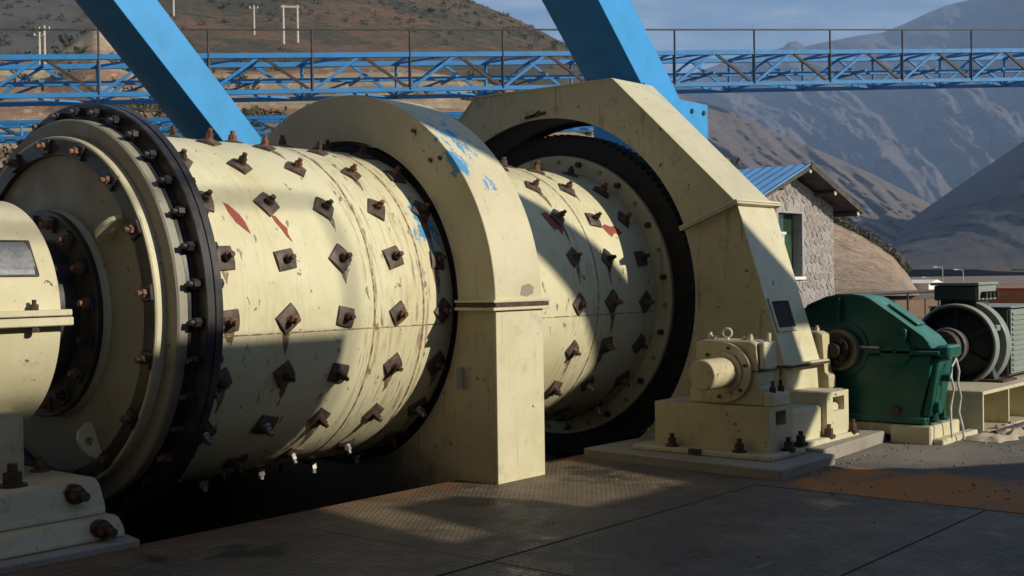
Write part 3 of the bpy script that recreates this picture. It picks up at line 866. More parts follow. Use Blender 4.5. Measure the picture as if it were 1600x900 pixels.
# ------------------------------------------------------------------ pinion bearings
def recess_box(x0, x1, y0, y1, z0, z1, hx0, hx1, hz0, hz1, dep):
    """a block with a square pocket in its -y face"""
    m = MB(); P = m.poly
    P([(x0, y0, z0), (hx0, y0, z0), (hx0, y0, z1), (x0, y0, z1)]); P([(hx1, y0, z0), (x1, y0, z0), (x1, y0, z1), (hx1, y0, z1)])
    P([(hx0, y0, z0), (hx1, y0, z0), (hx1, y0, hz0), (hx0, y0, hz0)]); P([(hx0, y0, hz1), (hx1, y0, hz1), (hx1, y0, z1), (hx0, y0, z1)])
    yd_ = y0+dep
    P([(hx0, yd_, hz0), (hx1, yd_, hz0), (hx1, yd_, hz1), (hx0, yd_, hz1)])
    P([(hx0, y0, hz0), (hx0, yd_, hz0), (hx0, yd_, hz1), (hx0, y0, hz1)]); P([(hx1, y0, hz0), (hx1, y0, hz1), (hx1, yd_, hz1), (hx1, yd_, hz0)])
    P([(hx0, y0, hz0), (hx1, y0, hz0), (hx1, yd_, hz0), (hx0, yd_, hz0)]); P([(hx0, y0, hz1), (hx0, yd_, hz1), (hx1, yd_, hz1), (hx1, y0, hz1)])
    P([(x0, y0, z1), (x1, y0, z1), (x1, y1, z1), (x0, y1, z1)]); P([(x0, y0, z0), (x0, y1, z0), (x1, y1, z0), (x1, y0, z0)])
    P([(x0, y0, z0), (x0, y0, z1), (x0, y1, z1), (x0, y1, z0)]); P([(x1, y0, z0), (x1, y1, z0), (x1, y1, z1), (x1, y0, z1)]); P([(x0, y1, z0), (x0, y1, z1), (x1, y1, z1), (x1, y1, z0)])
    bmesh.ops.remove_doubles(m.bm, verts=m.bm.verts[:], dist=1e-5)
    return m
pb = thing('bearing_pedestal', (9.4, 5.3, 0.085), 'cream stepped cast pedestal with square pockets under the pinion bearings', 'pedestal')
recess_box(8.95, 9.36, 4.75, 5.84, .125, .495, 9.06, 9.24, .335, .455, .2).build('near_block', M['cream_dirty'], pb, smooth=0)
MB().box(8.80, 9.42, 4.66, 5.98, .082, .130, .012).build('near_foot', M['cream_dirty'], pb)
MB().box(9.362, 10.38, 4.79, 6.0, .10, .42, .02).build('middle_block', M['cream'], pb)
recess_box(9.98, 10.42, 4.74, 5.9, .105, .53, 10.10, 10.33, .36, .485, .2).build('far_block', M['cream'], pb, smooth=0)
MB().box(9.43, 10.55, 4.70, 6.0, .10, .150, .012).build('far_foot', M['cream'], pb)
for x, yy in ((8.87, 5.62), (8.87, 4.98), (9.18, 4.70), (9.44, 4.72), (10.0, 4.735), (10.46, 4.72)):
    vbolt(x, yy, .13 if x < 9.43 else .15, pb, .038, .11)
for yy in (5.30, 5.36):
    b = MB(); b.box(8.78, 8.83, yy, yy+.05, .09, .135); b.build('shim', M['rust'], pb)

def bearing(x, label, dy, th, full=True):
    t_ = thing('pinion_bearing', (x+th/2, 5.33+dy, .495), label, 'bearing', 'pinion bearings')
    yc, zc = 5.33+dy, .765
    Y = lambda L: [(a+dy, b) for a, b in L]
    MB().prism(Y([(4.98, .495), (4.98, .62), (5.04, .64), (5.04, 1.0), (5.10, 1.03), (5.56, 1.03), (5.62, 1.0), (5.62, .64), (5.68, .62), (5.68, .495)]), 'x', x, x+th, .012).build('housing', M['cream_dirty'], t_)
    if full:
        MB().prism(Y([(4.985, .795), (4.985, 1.02), (5.035, 1.02), (5.035, .795)]), 'x', x+.02, x+th-.06, .01).build('cap_ear', M['cream'], t_)
        MB().prism(Y([(4.90, .495), (4.90, .60), (4.985, .62), (4.985, .495)]), 'x', x-.01, x+th, .01).build('foot_ear', M['cream'], t_)
        MB().prism(Y([(5.02, .775), (5.02, .783), (5.64, .783), (5.64, .775)]), 'x', x-.006, x+th+.004).build('split_line', M['darksteel'], t_)
    cvr = MB(); cvr.cyl((x-.035, yc, zc), (x+.01, yc, zc), .245, 40); cvr.cyl((x-.05, yc, zc), (x-.03, yc, zc), .17, 32); c_ = cvr.build('end_cover', M['cream_dirty'], t_)
    for k in range(6):
        a = k*PI/3+.3
        b = MB(); b.cyl((x-.05, yc-.208*math.cos(a), zc+.208*math.sin(a)), (x-.033, yc-.208*math.cos(a), zc+.208*math.sin(a)), .016, 6); b.build('cover_bolt', M['rust'], c_)
    if full:
        b = MB(); b.cyl((x-.395, yc, zc), (x-.385, yc, zc), .118, 36, .125); b.cyl((x-.385, yc, zc), (x-.04, yc, zc), .125, 36); b.build('shaft_end', M['cream_dirty'], t_)
    eb = MB(); eb.torus((x+.10, 5.37+dy, 1.085), (1, .35, 0), .036, .011); eb.cyl((x+.10, 5.37+dy, 1.03), (x+.10, 5.37+dy, 1.05), .018, 8); eb.build('eye_bolt', M['cream'], t_)
    for yy, hh in ((5.52, .06), (5.14, .05), (5.47, .03), (5.20, .03)):
        b = MB(); b.cyl((x+.08, yy+dy, 1.02), (x+.08, yy+dy, 1.03+hh*.6), .026, 6); b.cyl((x+.08, yy+dy, 1.04), (x+.08, yy+dy, 1.03+hh), .015, 8); b.build('cap_bolt', M['cream'], t_)
    if full:
        b = MB(); b.cyl((x+.13, 5.0+dy, 1.02), (x+.13, 5.0+dy, 1.09), .022, 6); b.build('cap_bolt', M['cream'], t_)
        for xx in (.08, .22):
            b = MB(); b.cyl((x+xx, 4.945+dy, .60), (x+xx, 4.945+dy, .65), .03, 6); b.cyl((x+xx, 4.945+dy, .65), (x+xx, 4.945+dy, .70), .016, 8); b.build('foot_bolt', M['rust'], t_)
    return t_
bearing(9.02, 'cream pinion bearing with thick round shaft end pointing left beside the gear guard', -.15, .30)
bearing(10.71, 'cream pinion bearing half hidden between the gear guard and the green gearbox', .075, .14, False)
tag(MB().box(10.59, 10.90, 4.98, 5.9, .10, .494, .015).build('bearing_block', M['cream']), 'cream block under the bearing next to the coupling, behind the stepped base', 'machine block')

# ------------------------------------------------------------------ coupling, gearbox
cp = thing('coupling', (10.98, 5.2, .6), 'olive cream flanged coupling with dark bushings joining the bearing to the green gearbox', 'coupling')
yc, zc = 5.09, .84
b = MB(); b.lathe([(11.04, .08), (11.04, .185), (11.03, .195), (10.965, .195), (10.955, .185), (10.955, .165), (10.98, .16), (10.98, .05)], yc, zc, 40); b.build('outer_half', M['olive'], cp)
b = MB(); b.lathe([(10.95, .05), (10.95, .135), (10.89, .135), (10.89, .05)], yc, zc, 32); b.build('inner_half', M['black'], cp)
for k in range(8):
    a = k*PI/4+.2
    b = MB(); b.cyl((10.875, yc-.1*math.cos(a), zc+.1*math.sin(a)), (10.92, yc-.1*math.cos(a), zc+.1*math.sin(a)), .024, 10); b.build('bushing', M['black'], cp)
b = MB(); b.cyl((10.82, yc, zc), (10.94, yc, zc), .07, 20); b.build('shaft', M['black'], cp)

gb = thing('gearbox', (11.4, 5.0, .2), 'dark green enamelled gearbox with sloping lid between the gear guard and the motor', 'gearbox')
X0, X1 = 11.06, 11.50
lower = [(4.34, .20), (4.27, .60), (4.22, .70), (4.22, .80), (5.95, .80), (5.95, .20)]
MB().prism(lower, 'x', X0, X1, .02).build('lower_casing', M['green'], gb)
lid = [(4.22, .862), (4.245, .91), (4.30, .975), (4.55, 1.145), (4.80, 1.315), (4.87, 1.345), (4.98, 1.358), (5.12, 1.355), (5.24, 1.335), (5.45, 1.25), (5.62, 1.15), (5.76, 1.03), (5.85, .862)]
MB().prism(lid, 'x', X0+.01, X0+.43, .010).build('lid', M['green'], gb)
strip = [(p[0], p[1]+.012) for p in lid[1:10]]
m = MB()
pts = strip + [(p[0], p[1]-.03) for p in strip[::-1]]
m.prism(pts, 'x', X0-.012, X0+.03, .004); m.build('lid_rim', M['green'], gb)
m = MB(); m.prism([(4.42, 1.07), (4.70, 1.26), (4.69, 1.278), (4.41, 1.088)], 'x', X0+.16, X0+.34, .005); m.build('inspection_cover', M['green'], gb)
MB().box(X0-.022, X1, 4.15, 6.0, .812, .850, .008).build('split_flange', M['green'], gb)
MB().box(X0+.02, X0+.34, 4.07, 4.20, .79, .90, .02).build('lifting_hook', M['green'], gb)
MB().prism([(5.09, 1.09), (5.125, 1.09), (5.105, 1.33), (5.085, 1.33)], 'x', X0-.05, X0+.02, .004).build('rib', M['green'], gb)
MB().prism([(4.45, .92), (4.49, .92), (4.47, 1.05), (4.44, 1.04)], 'x', X0-.05, X0+.02, .004).build('rib', M['green'], gb)
b = MB(); b.lathe([(X0, .27), (X0-.015, .26), (X0-.015, .1)], 5.09, .84, 40); b.build('shaft_seal', M['green'], gb)
b = MB(); b.lathe([(X0, .15), (X0-.022, .14), (X0-.022, .02)], 4.56, .84, 36); b.build('bearing_cover', M['green'], gb)
for k, yy in enumerate((4.40, 4.92, 5.55)):
    b = MB(); b.cyl((X0+.02, yy, .857), (X0+.02, yy, .895), .022, 6); b.build('flange_bolt', M['green'], gb)
b = MB(); b.cyl((X0-.04, 4.93, .875), (X0-.04, 4.70, .875), .014, 8); b.build('dipstick', M['bright'], gb)
MB().box(X0-.02, X1+.02, 4.28, 5.98, .17, .235, .012).build('foot_rail', M['green'], gb)
MB().prism([(4.26, .24), (4.335, .24), (4.22, .78), (4.165, .78)], 'x', X0+.03, X1-.06, .012).build('end_panel', M['green'], gb)
b = MB(); b.cyl((X0+.19, 4.12, .60), (X0+.19, 4.24, .60), .04, 10); b.build('level_plug', M['green'], gb)
b = MB(); b.cyl((X0+.15, 4.20, .33), (X0+.15, 4.30, .33), .06, 12); b.build('oil_outlet', M['green'], gb)
b = MB(); b.cyl((X0-.03, 4.56, .29), (X0+.01, 4.56, .29), .04, 10); b.build('drain_plug', M['rust'], gb)
for xx in (X0+.12, X0+.34):
    vbolt(xx, 4.25, .2, gb, .03, .09, 'green', 'foot_bolt')
# base casting under the gearbox
gbb = thing('support_block', (11.4, 5.1, 0), 'cream block with a dark slot, carrying the green gearbox', 'support block')
MB().box(11.0, 11.74, 4.22, 4.60, -.01, .165, .012).build('end_block', M['cream'], gbb)
MB().box(11.05, 11.74, 4.602, 6.0, .06, .165, .01).build('rail', M['cream_dirty'], gbb)
MB().box(11.06, 11.74, 4.95, 6.0, -.01, .058, .008).build('pad', M['cream_dirty'], gbb)
MB().box(11.05, 11.95, 4.12, 4.22, -.01, .05, .01).build('toe', M['cream'], gbb)

# hanging pale cable
pts = [(11.3, 4.09, .77), (11.29, 4.06, .66), (11.31, 4.08, .54), (11.36, 4.07, .42), (11.33, 4.08, .28), (11.37, 4.06, .14), (11.40, 4.06, .02)]
pts2 = [(11.3, 4.09, .775), (11.22, 4.10, .70), (11.18, 4.09, .60), (11.21, 4.08, .50), (11.16, 4.09, .34), (11.13, 4.08, .18), (11.13, 4.07, .06)]
cb = MB(); cb.tube(pts, .011); cb.tube(pts2, .010)
tag(cb.build('loose_cable', M['cable']), 'pale cable hanging in two strands from the end of the green gearbox', 'cable')

# ------------------------------------------------------------------ motor and its frame
mo = thing('motor', (13.6, 4.6, .4), 'large grey electric motor with open ringed end and dark terminal box on top', 'motor')
ym, zm = 4.72, .785
b = MB(); b.lathe([(13.05, .10), (13.05, .22), (13.10, .36), (13.06, .372), (13.0, .385), (12.985, .40), (13.0, .418), (13.05, .425)], ym, zm, 64); b.build('end_bell', M['motor_black'], mo)
b = MB(); b.lathe([(13.0, .405), (12.99, .415), (12.99, .432), (13.01, .44), (13.09, .44), (13.10, .43), (13.10, .40)], ym, zm, 64); b.build('end_ring', M['motor'], mo)
b = MB(); b.lathe([(13.09, .40), (13.24, .405)], ym, zm, 64); b.build('frame', M['motor_black'], mo)
b = MB(); b.lathe([(13.20, .40), (13.205, .472), (13.22, .48), (13.33, .48), (13.34, .47), (13.34, .3)], ym, zm, 64); b.build('frame_ring', M['motor'], mo)
for k in range(6):
    a = k*PI/3+.5
    b = MB(); b.bar((13.03, ym-.16*math.cos(a), zm+.16*math.sin(a)), (13.045, ym-.39*math.cos(a), zm+.39*math.sin(a)), .05, .03, ref=(1, 0, 0)); b.build('spoke', M['motor_black'], mo)
for k in range(4):
    a = k*PI/2+.45
    b = MB(); b.box(13.085, 13.23, ym-.425*math.cos(a)-.03, ym-.425*math.cos(a)+.03, zm+.425*math.sin(a)-.03, zm+.425*math.sin(a)+.03, .005); b.build('frame_lug', M['motor'], mo)
# cooling hood: box with a louvred side
hd = MB(); hd.box(13.45, 14.75, 4.305, 5.16, .44, 1.165, .015); hdo = hd.build('hood', M['motor_shade'], mo)
MB().box(13.465, 14.74, 4.285, 4.304, .47, 1.15, .003).build('sunlit_side', M['motor'], hdo)  # lit copy of the paint on the hood's sunny side
for r_ in range(12):
    MB().bar((13.50, 4.28, .51+r_*.054), (14.70, 4.28, .51+r_*.054), .016, .026).build('louvre', M['motor'], hdo)
MB().box(13.44, 14.76, 4.275, 5.17, 1.167, 1.182, .003).build('hood_top', M['motor'], hdo)
tb = MB(); tb.box(13.12, 13.68, 4.52, 4.98, 1.255, 1.415, .012); tbo = tb.build('terminal_box', M['motor_shade'], mo)
MB().box(13.09, 13.71, 4.49, 5.01, 1.417, 1.447, .006).build('box_lid', M['motor'], tbo)
MB().box(13.13, 13.67, 4.505, 4.519, 1.26, 1.41, .003).build('sunlit_box_side', M['motor'], tbo)  # sunny side of the box carries the lit copy of the paint
for k in range(4):
    b = MB(); b.cyl((13.22+k*.12, 4.50, 1.315), (13.22+k*.12, 4.45, 1.315), .035, 12); b.build('cable_gland', M['black'], tbo)
MB().box(13.2, 13.6, 4.56, 4.94, 1.17, 1.253, .005).build('box_neck', M['motor_shade'], tbo)
for yy in (4.40, 5.04):
    MB().prism([(yy-.07, .40), (yy+.07, .40), (yy+.03, .58), (yy-.03, .58)], 'x', 13.1, 13.25, .006).build('foot', M['motor_shade'], mo)
b = MB(); b.cyl((11.70, ym, zm), (12.7, ym, zm), .06, 20); b.cyl((12.75, ym, zm), (13.1, ym, zm), .075, 20); b.build('shaft', M['black'], mo)
b = MB(); b.lathe([(12.62, .06), (12.62, .17), (12.72, .175), (12.73, .12), (12.77, .12), (12.78, .19), (12.90, .185), (12.92, .06)], ym, zm, 36); b.build('coupling_ring', M['darksteel'], mo)
b = MB(); b.lathe([(12.775, .185), (12.785, .197), (12.81, .197), (12.82, .185)], ym, zm, 36); b.build('coupling_rim', M['bright'], mo)

mf = thing('support_skid', (13.4, 4.6, 0), 'cream steel frame with upright stiffeners carrying the motor', 'machine frame')
MB().box(11.98, 15.2, 4.08, 5.15, .375, .410, .004).build('top_flange', M['cream'], mf)
MB().box(11.98, 15.2, 4.06, 5.15, .0, .03, .004).build('bottom_flange', M['cream_dirty'], mf)
MB().box(12.03, 15.2, 4.42, 5.1, .031, .374).build('web', M['cream_dirty'], mf)
for xx in (12.0, 12.75, 13.4, 14.05):
    MB().box(xx, xx+.028, 4.09, 4.418, .031, .374).build('stiffener', M['cream'], mf)
tag(MB().box(13.0, 13.45, 4.22, 4.6, .411, .437, .004).build('shim_plate', M['rust']), 'rusty shim plate under the front foot of the motor', 'plate')
# clutter on the floor by the motor
sh = MB()
NXs, NYs = 16, 8
vv = {}
for i in range(NXs+1):
    for j in range(NYs+1):
        x = 11.45+1.3*i/NXs; yy = 3.72+.36*j/NYs+.04*math.sin(i*1.3)
        hgt = .012+.085*abs(mnoise.noise(Vector((i*.45, j*.7, 2.2))))+.02*random.random()
        vv[i, j] = sh.bm.verts.new((x, yy, hgt if 0 < j < NYs and 0 < i < NXs else .004))
for i in range(NXs):
    for j in range(NYs):
        sh.bm.faces.new((vv[i, j], vv[i+1, j], vv[i+1, j+1], vv[i, j+1]))
tag(sh.build('crumpled_sack', M['sheet'], smooth=30), 'crumpled pale sacking on the floor in front of the motor frame', 'sacking')
pp = MB(); pp.cyl((11.8, 3.92, .035), (15.0, 3.86, .035), .034, 14)
tag(pp.build('floor_pipe', M['darksteel']), 'dark pipe lying on the floor along the motor frame', 'pipe')

gr = MB(); rgr = random.Random(5)
for k in range(330):
    if k < 170: x_, y_ = rgr.uniform(8.3, 13), rgr.uniform(2.2, 4.4)
    elif k < 280: x_, y_ = rgr.uniform(8.3, 11.2), 4.38+rgr.gauss(0, .06)
    else: x_, y_ = rgr.uniform(5, 9), rgr.uniform(3.0, 6.4)
    r_ = rgr.uniform(.005, .016)*(1.8 if rgr.random() < .06 else 1)
    v = [gr.bm.verts.new((x_+r_*math.cos(q+rgr.random()), y_+r_*math.sin(q+rgr.random()), .001)) for q in (0, 1.57, 3.14, 4.7)]
    top_ = gr.bm.verts.new((x_+rgr.uniform(-.3, .3)*r_, y_, .002+r_*rgr.uniform(.6, 1.1)))
    for q in range(4): gr.bm.faces.new((v[q], v[(q+1) % 4], top_))
kind(gr.build('grit', M['ground'], smooth=0), 'stuff')

# ------------------------------------------------------------------ blue inclined legs behind the mill
def leg(name, pts, y0, y1, label, parent=None):
    return MB().prism(pts, 'y', y0, y1, .006)
l1 = MB().prism([(4.97, 6.95), (5.55, 7.0), (12.55, 0.0), (11.92, 0.0)], 'y', 11.5, 12.12, .006)
tag(l1.build('inclined_leg', M['blue'], origin=(12.2, 11.8, 0)), 'slim bright blue box-section leg leaning left, rising behind the bolted drum', 'steel leg', 'blue inclined legs')
lg = thing('inclined_leg', (19.0, 12.0, 0), 'broad blue box-section leg leaning left, ending in a squared shoe behind the gear guard', 'steel leg', 'blue inclined legs')
MB().prism([(13.15, 8.97), (14.20, 8.97), (18.62, 4.57), (17.53, 4.57)], 'y', 11.5, 12.55, .008).build('leg', M['blue'], lg)
MB().prism([(17.45, 3.6), (17.45, 4.565), (18.4, 4.62), (19.46, 4.615), (19.46, 3.6)], 'y', 11.48, 12.58, .008).build('shoe', M['blue'], lg)
MB().box(18.5, 19.46, 11.5, 12.56, 0, 3.598, .008).build('column', M['blue'], lg)

for x_, z_ in ((17.75, 4.42), (18.9, 4.45), (19.3, 4.45), (19.3, 3.8), (18.0, 3.8)):
    b = MB(); b.cyl((x_, 11.482, z_), (x_, 11.45, z_), .045, 6); b.build('bolt', M['darksteel'], lg)
b = MB(); b.prism([(17.35, 4.5), (17.35, 4.78), (17.5, 4.78), (17.62, 4.5)], 'y', 11.44, 11.478); b.build('gusset', M['blue'], lg)

# ------------------------------------------------------------------ conveyor galleries
def gallery(name, base, step, dz, wid, hgt, rail, n0, n1, label, bw, side_dir, parts_posts=True):
    t_ = thing(name, base(0), label, 'conveyor gallery', 'blue truss conveyor galleries')
    mat = M['blue_gallery']
    mk = lambda nm, a, b, w_, m_=mat: MB().bar(a, b, w_, w_).build(nm, m_, t_, smooth=0)
    P0, P1_ = base(n0), base(n1)
    zt = Vector((0, 0, hgt))
    for side in (0, 1):
        o = side_dir*(wid*side)
        mk('chord', P0+o, P1_+o, bw*1.25); mk('chord', P0+o+zt, P1_+o+zt, bw*1.45)
        for k in range(n0, n1):
            a = base(k)+o; b = base(k+1)+o; c = (a+b)/2+zt
            mk('diagonal', a, c, bw*.8); mk('diagonal', c, b, bw*.8, mat if side else M['darksteel'])  # near falling diagonals dark: their shaded side is put into the colour
            mk('upright', a, a+zt, bw*.7)
    for k in range(n0, n1):
        a = base(k); b = base(k+1)
        mk('cross_bar', a+zt, a+zt+side_dir*wid, bw*.7)
        mk('cross_bar', a, a+side_dir*wid, bw*.7)
        mk('brace', a, b+side_dir*wid, bw*.6)
        h2 = (a+b)/2
        mk('cross_bar', h2+zt, h2+zt+side_dir*wid, bw*.7)
        mk('brace', a+zt+side_dir*wid, h2+zt, bw*.55)
        mk('idler_frame', h2+zt*.38, h2+zt*.38+side_dir*wid, bw*.8)
        mk('knee_brace', a+side_dir*wid, h2+side_dir*wid*.5+zt*.42, bw*.55)
    o = side_dir*(wid*.5)+Vector((0, 0, hgt*.42))
    mk('belt_rail', P0+o, P1_+o, bw*1.2)
    if rail:
        for k in range(n0, n1+1):
            a = base(k)-side_dir*.07
            MB().bar(a+zt*.0, a+zt+Vector((0, 0, rail)), .055, .055).build('rail_post', M['darksteel'], t_, smooth=0)
        MB().bar(P0-side_dir*.07+zt+Vector((0, 0, rail)), P1_-side_dir*.07+zt+Vector((0, 0, rail)), .055, .055).build('handrail', M['darksteel'], t_, smooth=0)
    return t_
z0_ = 40.0
fwh = Vector((math.cos(TH), math.sin(TH), 0))
def gbase(k):
    lat = -.3317+.0815*k; fd = 1+.0294*k
    p = rt0*(lat*z0_) + fwh*(fd*z0_)
    p.z = EYE + 6.02 + .185*k
    return p
gd = (gbase(1)-gbase(0)); gside = Vector((-gd.y, gd.x, 0)).normalized()
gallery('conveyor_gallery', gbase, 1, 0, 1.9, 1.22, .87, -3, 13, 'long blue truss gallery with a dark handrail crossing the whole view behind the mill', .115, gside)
def gbase2(k):
    p = rt0*(-40+4.2*k) + fwh*80.0
    p.z = EYE + 9.3 + .02*k
    return p
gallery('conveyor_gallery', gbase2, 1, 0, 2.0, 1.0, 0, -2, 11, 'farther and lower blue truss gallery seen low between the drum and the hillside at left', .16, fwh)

# ------------------------------------------------------------------ stone house
ho = thing('stone_house', (25.6, 15.5, 0), 'small rubble stone house with blue sheet roof and one tall window behind the gear guard', 'house')
HX0, HX1, HY0, HY1 = 23.4, 27.9, 13.0, 18.5
AP = (25.65, 3.80); EZ = 3.12
wx0, wx1, wz0, wz1 = 25.1, 26.26, 1.46, 2.91
wall = MB()
yb = HY0+.03
# gable with the window opening left free
gp = lambda x, z: (x, yb, z)
zr = lambda x: EZ+(AP[1]-EZ)*(1-abs(x-AP[0])/2.25)
wall.poly([gp(HX0, 0), gp(wx0, 0), gp(wx0, zr(wx0)), gp(HX0, zr(HX0))])
wall.poly([gp(wx1, 0), gp(HX1, 0), gp(HX1, zr(HX1)), gp(wx1, zr(wx1))])
wall.poly([gp(wx0, 0), gp(wx1, 0), gp(wx1, wz0), gp(wx0, wz0)])
wall.poly([gp(wx0, wz1), gp(wx1, wz1), gp(wx1, zr(wx1)), gp(AP[0], AP[1]), gp(wx0, zr(wx0))])
for (xa, za), (xb, zb) in (((wx0, wz0), (wx1, wz0)), ((wx1, wz0), (wx1, wz1)), ((wx1, wz1), (wx0, wz1)), ((wx0, wz1), (wx0, wz0))):
    wall.poly([(xa, yb, za), (xb, yb, zb), (xb, yb+.3, zb), (xa, yb+.3, za)])
wall.poly([(HX0, yb, 0), (HX0, HY1, 0), (HX0, HY1, EZ), (HX0, yb, EZ)])
wall.poly([(HX1, yb, 0), (HX1, yb, EZ), (HX1, HY1, EZ), (HX1, HY1, 0)])
wall.poly([(HX0, HY1, 0), (HX1, HY1, 0), (HX1, HY1, EZ), (AP[0], HY1, AP[1]), (HX0, HY1, EZ)])
wo = wall.build('wall', M['mortar'], ho, smooth=0, fix=False)
# rubble stones: cells of a jittered honeycomb, each its own piece
rs = random.Random(3)
PW, PH = 0.245, 0.20
jit = {}
def node(i, j):
    if (i, j) not in jit:
        jit[i, j] = (rs.uniform(-.06, .06), rs.uniform(-.05, .05))
    x = HX0 + i*PW*.5; z = j*PH*.5
    return (x+jit[i, j][0], z+jit[i, j][1])
for r_ in range(0, 20):
    for c_ in range(0, 20):
        ci = c_*2+(r_ % 2); cj = r_*2
        cell = [node(ci-1, cj), node(ci, cj-1), node(ci+1, cj), node(ci+1, cj+1), node(ci, cj+2), node(ci-1, cj+1)]
        cx = sum(p[0] for p in cell)/6; cz = sum(p[1] for p in cell)/6
        ins = [(cx+(p[0]-cx)*.87, cz+(p[1]-cz)*.85) for p in cell]
        if cx < 24.45: continue
        if any(not (HX0+.02 < x < HX1+.001) or z < .02 or z > zr(x)-.05 for x, z in ins): 
            ins = [(min(max(x, HX0+.02), HX1), min(max(z, .02), zr(min(max(x, HX0), HX1))-.04)) for x, z in ins]
            ar = abs(sum(ins[i][0]*ins[(i+1) % 6][1]-ins[(i+1) % 6][0]*ins[i][1] for i in range(6)))/2
            if ar < .012: continue
        if any(wx0-.03 < x < wx1+.03 and wz0-.06 < z < wz1+.03 for x, z in ins): continue
        st = MB()
        dp = rs.uniform(.006, .022)
        front = [st.bm.verts.new((cx+(x-cx)*.86, yb-dp, cz+(z-cz)*.86)) for x, z in ins]
        back = [st.bm.verts.new((x, yb+.004, z)) for x, z in ins]
        st.bm.faces.new(front)
        for i in range(6):
            st.bm.faces.new((front[i], front[(i+1) % 6], back[(i+1) % 6], back[i]))
        st.build('stone', STONES[rs.randrange(4)], wo, smooth=0)
# roof: two corrugated sheets, purlins with pale ends, rafters
def roof(sign, xe, mat):
    m = MB()
    n = 96
    A = []; B = []; A2 = []; B2 = []
    for i in range(n+1):
        yy = HY0-.50+(HY1+.4-HY0+.5)*i/n
        o = .016*math.cos(i*PI/2*1.0)
        ze = 3.985-(abs(xe-AP[0]))*0.355
        A.append(m.bm.verts.new((AP[0]+sign*.0, yy, 3.985+o))); B.append(m.bm.verts.new((xe, yy, ze+o)))
        A2.append(m.bm.verts.new((AP[0], yy, 3.955+o))); B2.append(m.bm.verts.new((xe, yy, ze-.03+o)))
    for i in range(n):
        m.bm.faces.new((A[i], A[i+1], B[i+1], B[i])); m.bm.faces.new((A2[i], B2[i], B2[i+1], A2[i+1]))
        m.bm.faces.new((B[i], B[i+1], B2[i+1], B2[i]))
    m.bm.faces.new((A[0], B[0], B2[0], A2[0])); m.bm.faces.new((A[n], A2[n], B2[n], B[n]))
    ro = m.build('roof', mat, ho, smooth=0)
    ln = MB(); ze = 3.985-(abs(xe-AP[0]))*0.355
    ln.poly([(AP[0], HY0-.49, 3.93), (xe, HY0-.49, ze-.055), (xe, HY1+.39, ze-.055), (AP[0], HY1+.39, 3.93)])
    ln.poly([(AP[0], HY0-.49, 3.915), (xe, HY0-.49, ze-.07), (xe, HY1+.39, ze-.07), (AP[0], HY1+.39, 3.915)])
    ln.build('roof_shade_sheet', M['wood'], ro, smooth=0, fix=False)  # dark sheet paints the shade under the roof
    return ro
M['roof_blue'] = painted('blue roof sheet', (0.12, 0.30, 0.55), 0.5, 0.35)
rL = roof(-1, 22.95, M['roof_blue']); rR = roof(1, 28.38, M['roof_blue'])
for xx in (25.68, 26.95, 28.2):
    zc_ = 3.93-abs(xx-AP[0])*.355-.075
    pu = MB(); pu.cyl((xx, HY0-.46, zc_), (xx, HY1+.3, zc_), .065, 10); po = pu.build('purlin', M['wood'], rR)
    e = MB(); e.cyl((xx, HY0-.485, zc_), (xx, HY0-.461, zc_), .06, 10); e.build('purlin_end', M['pale'], ho)
for xx in (24.4, 23.2):
    zc_ = 3.93-abs(xx-AP[0])*.355-.075
    pu = MB(); pu.cyl((xx, HY0-.46, zc_), (xx, HY1+.3, zc_), .065, 10); pu.build('purlin', M['wood'], rL)
MB().bar((AP[0]-.0, HY0-.505, 3.965), (28.40, HY0-.505, 3.0), .04, .13).build('bargeboard', M['wood'], rR)
MB().bar((AP[0], HY0-.47, 3.90), (22.96, HY0-.47, 3.0), .04, .09).build('bargeboard', M['wood'], rL)
# window: white frame, transom, panes, pane_light
win = MB(); win.box(wx0+.002, wx1-.002, yb+.24, yb+.255, wz0+.002, wz1-.002); wno = win.build('window', M['glass'], ho, smooth=0)
M['frame'] = painted('white frame', (0.62, 0.66, 0.68), 0.5, 0.2)
for a, b2, w_ in (((wx0+.02, wz0+.03), (wx0+.02, wz1-.03), .05), ((wx0+.62, wz0+.03), (wx0+.62, wz0+.98), .055), ((wx0, wz0+1.0), (wx0+.75, wz0+1.0), .06), ((wx0, wz0+.03), (wx1, wz0+.03), .06), ((wx0+.3, wz0+.03), (wx0+.3, wz0+.98), .04)):
    MB().bar((a[0], yb+.215, a[1]), (b2[0], yb+.215, b2[1]), w_, .045, ref=(0, 1, 0)).build('frame_bar', M['frame'], wno, smooth=0)
MB().box(wx0-.06, wx1+.06, yb-.06, yb+.25, wz0-.075, wz0-.003, .008).build('sill', M['white'], ho)
cu = MB(); cu.box(wx0+.34, wx0+.58, yb+.228, yb+.236, wz0+.4, wz0+.95); cu.build('pane_light', M['frame'], wno, smooth=0)  # pale panel paints the light in the lower left pane

# ------------------------------------------------------------------ low wall, rail and far small things
pa, pbq = spot(1285, 470, 40.0), spot(1500, 470, 46.0)
d = (pbq-pa); d.z = 0
m = MB(); m.bar((pa.x, pa.y, .27), (pbq.x, pbq.y, .27), .25, .62)
tag(m.build('low_wall', M['brown_wall'], smooth=0), 'low brown plastered wall beyond the green gearbox', 'wall')
rl = thing('guard_rail', (pa.x, pa.y, 0), 'dark pipe rail standing in front of the low brown wall', 'rail')
off = Vector((-d.y, d.x, 0)).normalized()*-.5
MB().cyl((pa.x+off.x, pa.y+off.y, .80), (pbq.x+off.x, pbq.y+off.y, .86), .055, 8).build('top_pipe', M['darksteel'], rl)
for k in range(5):
    q = pa.lerp(pbq, .04+k*.23)+off
    MB().cyl((q.x, q.y, -.02), (q.x, q.y, .80), .035, 8).build('post', M['darksteel'], rl)
q = spot(1442, 455, 95)
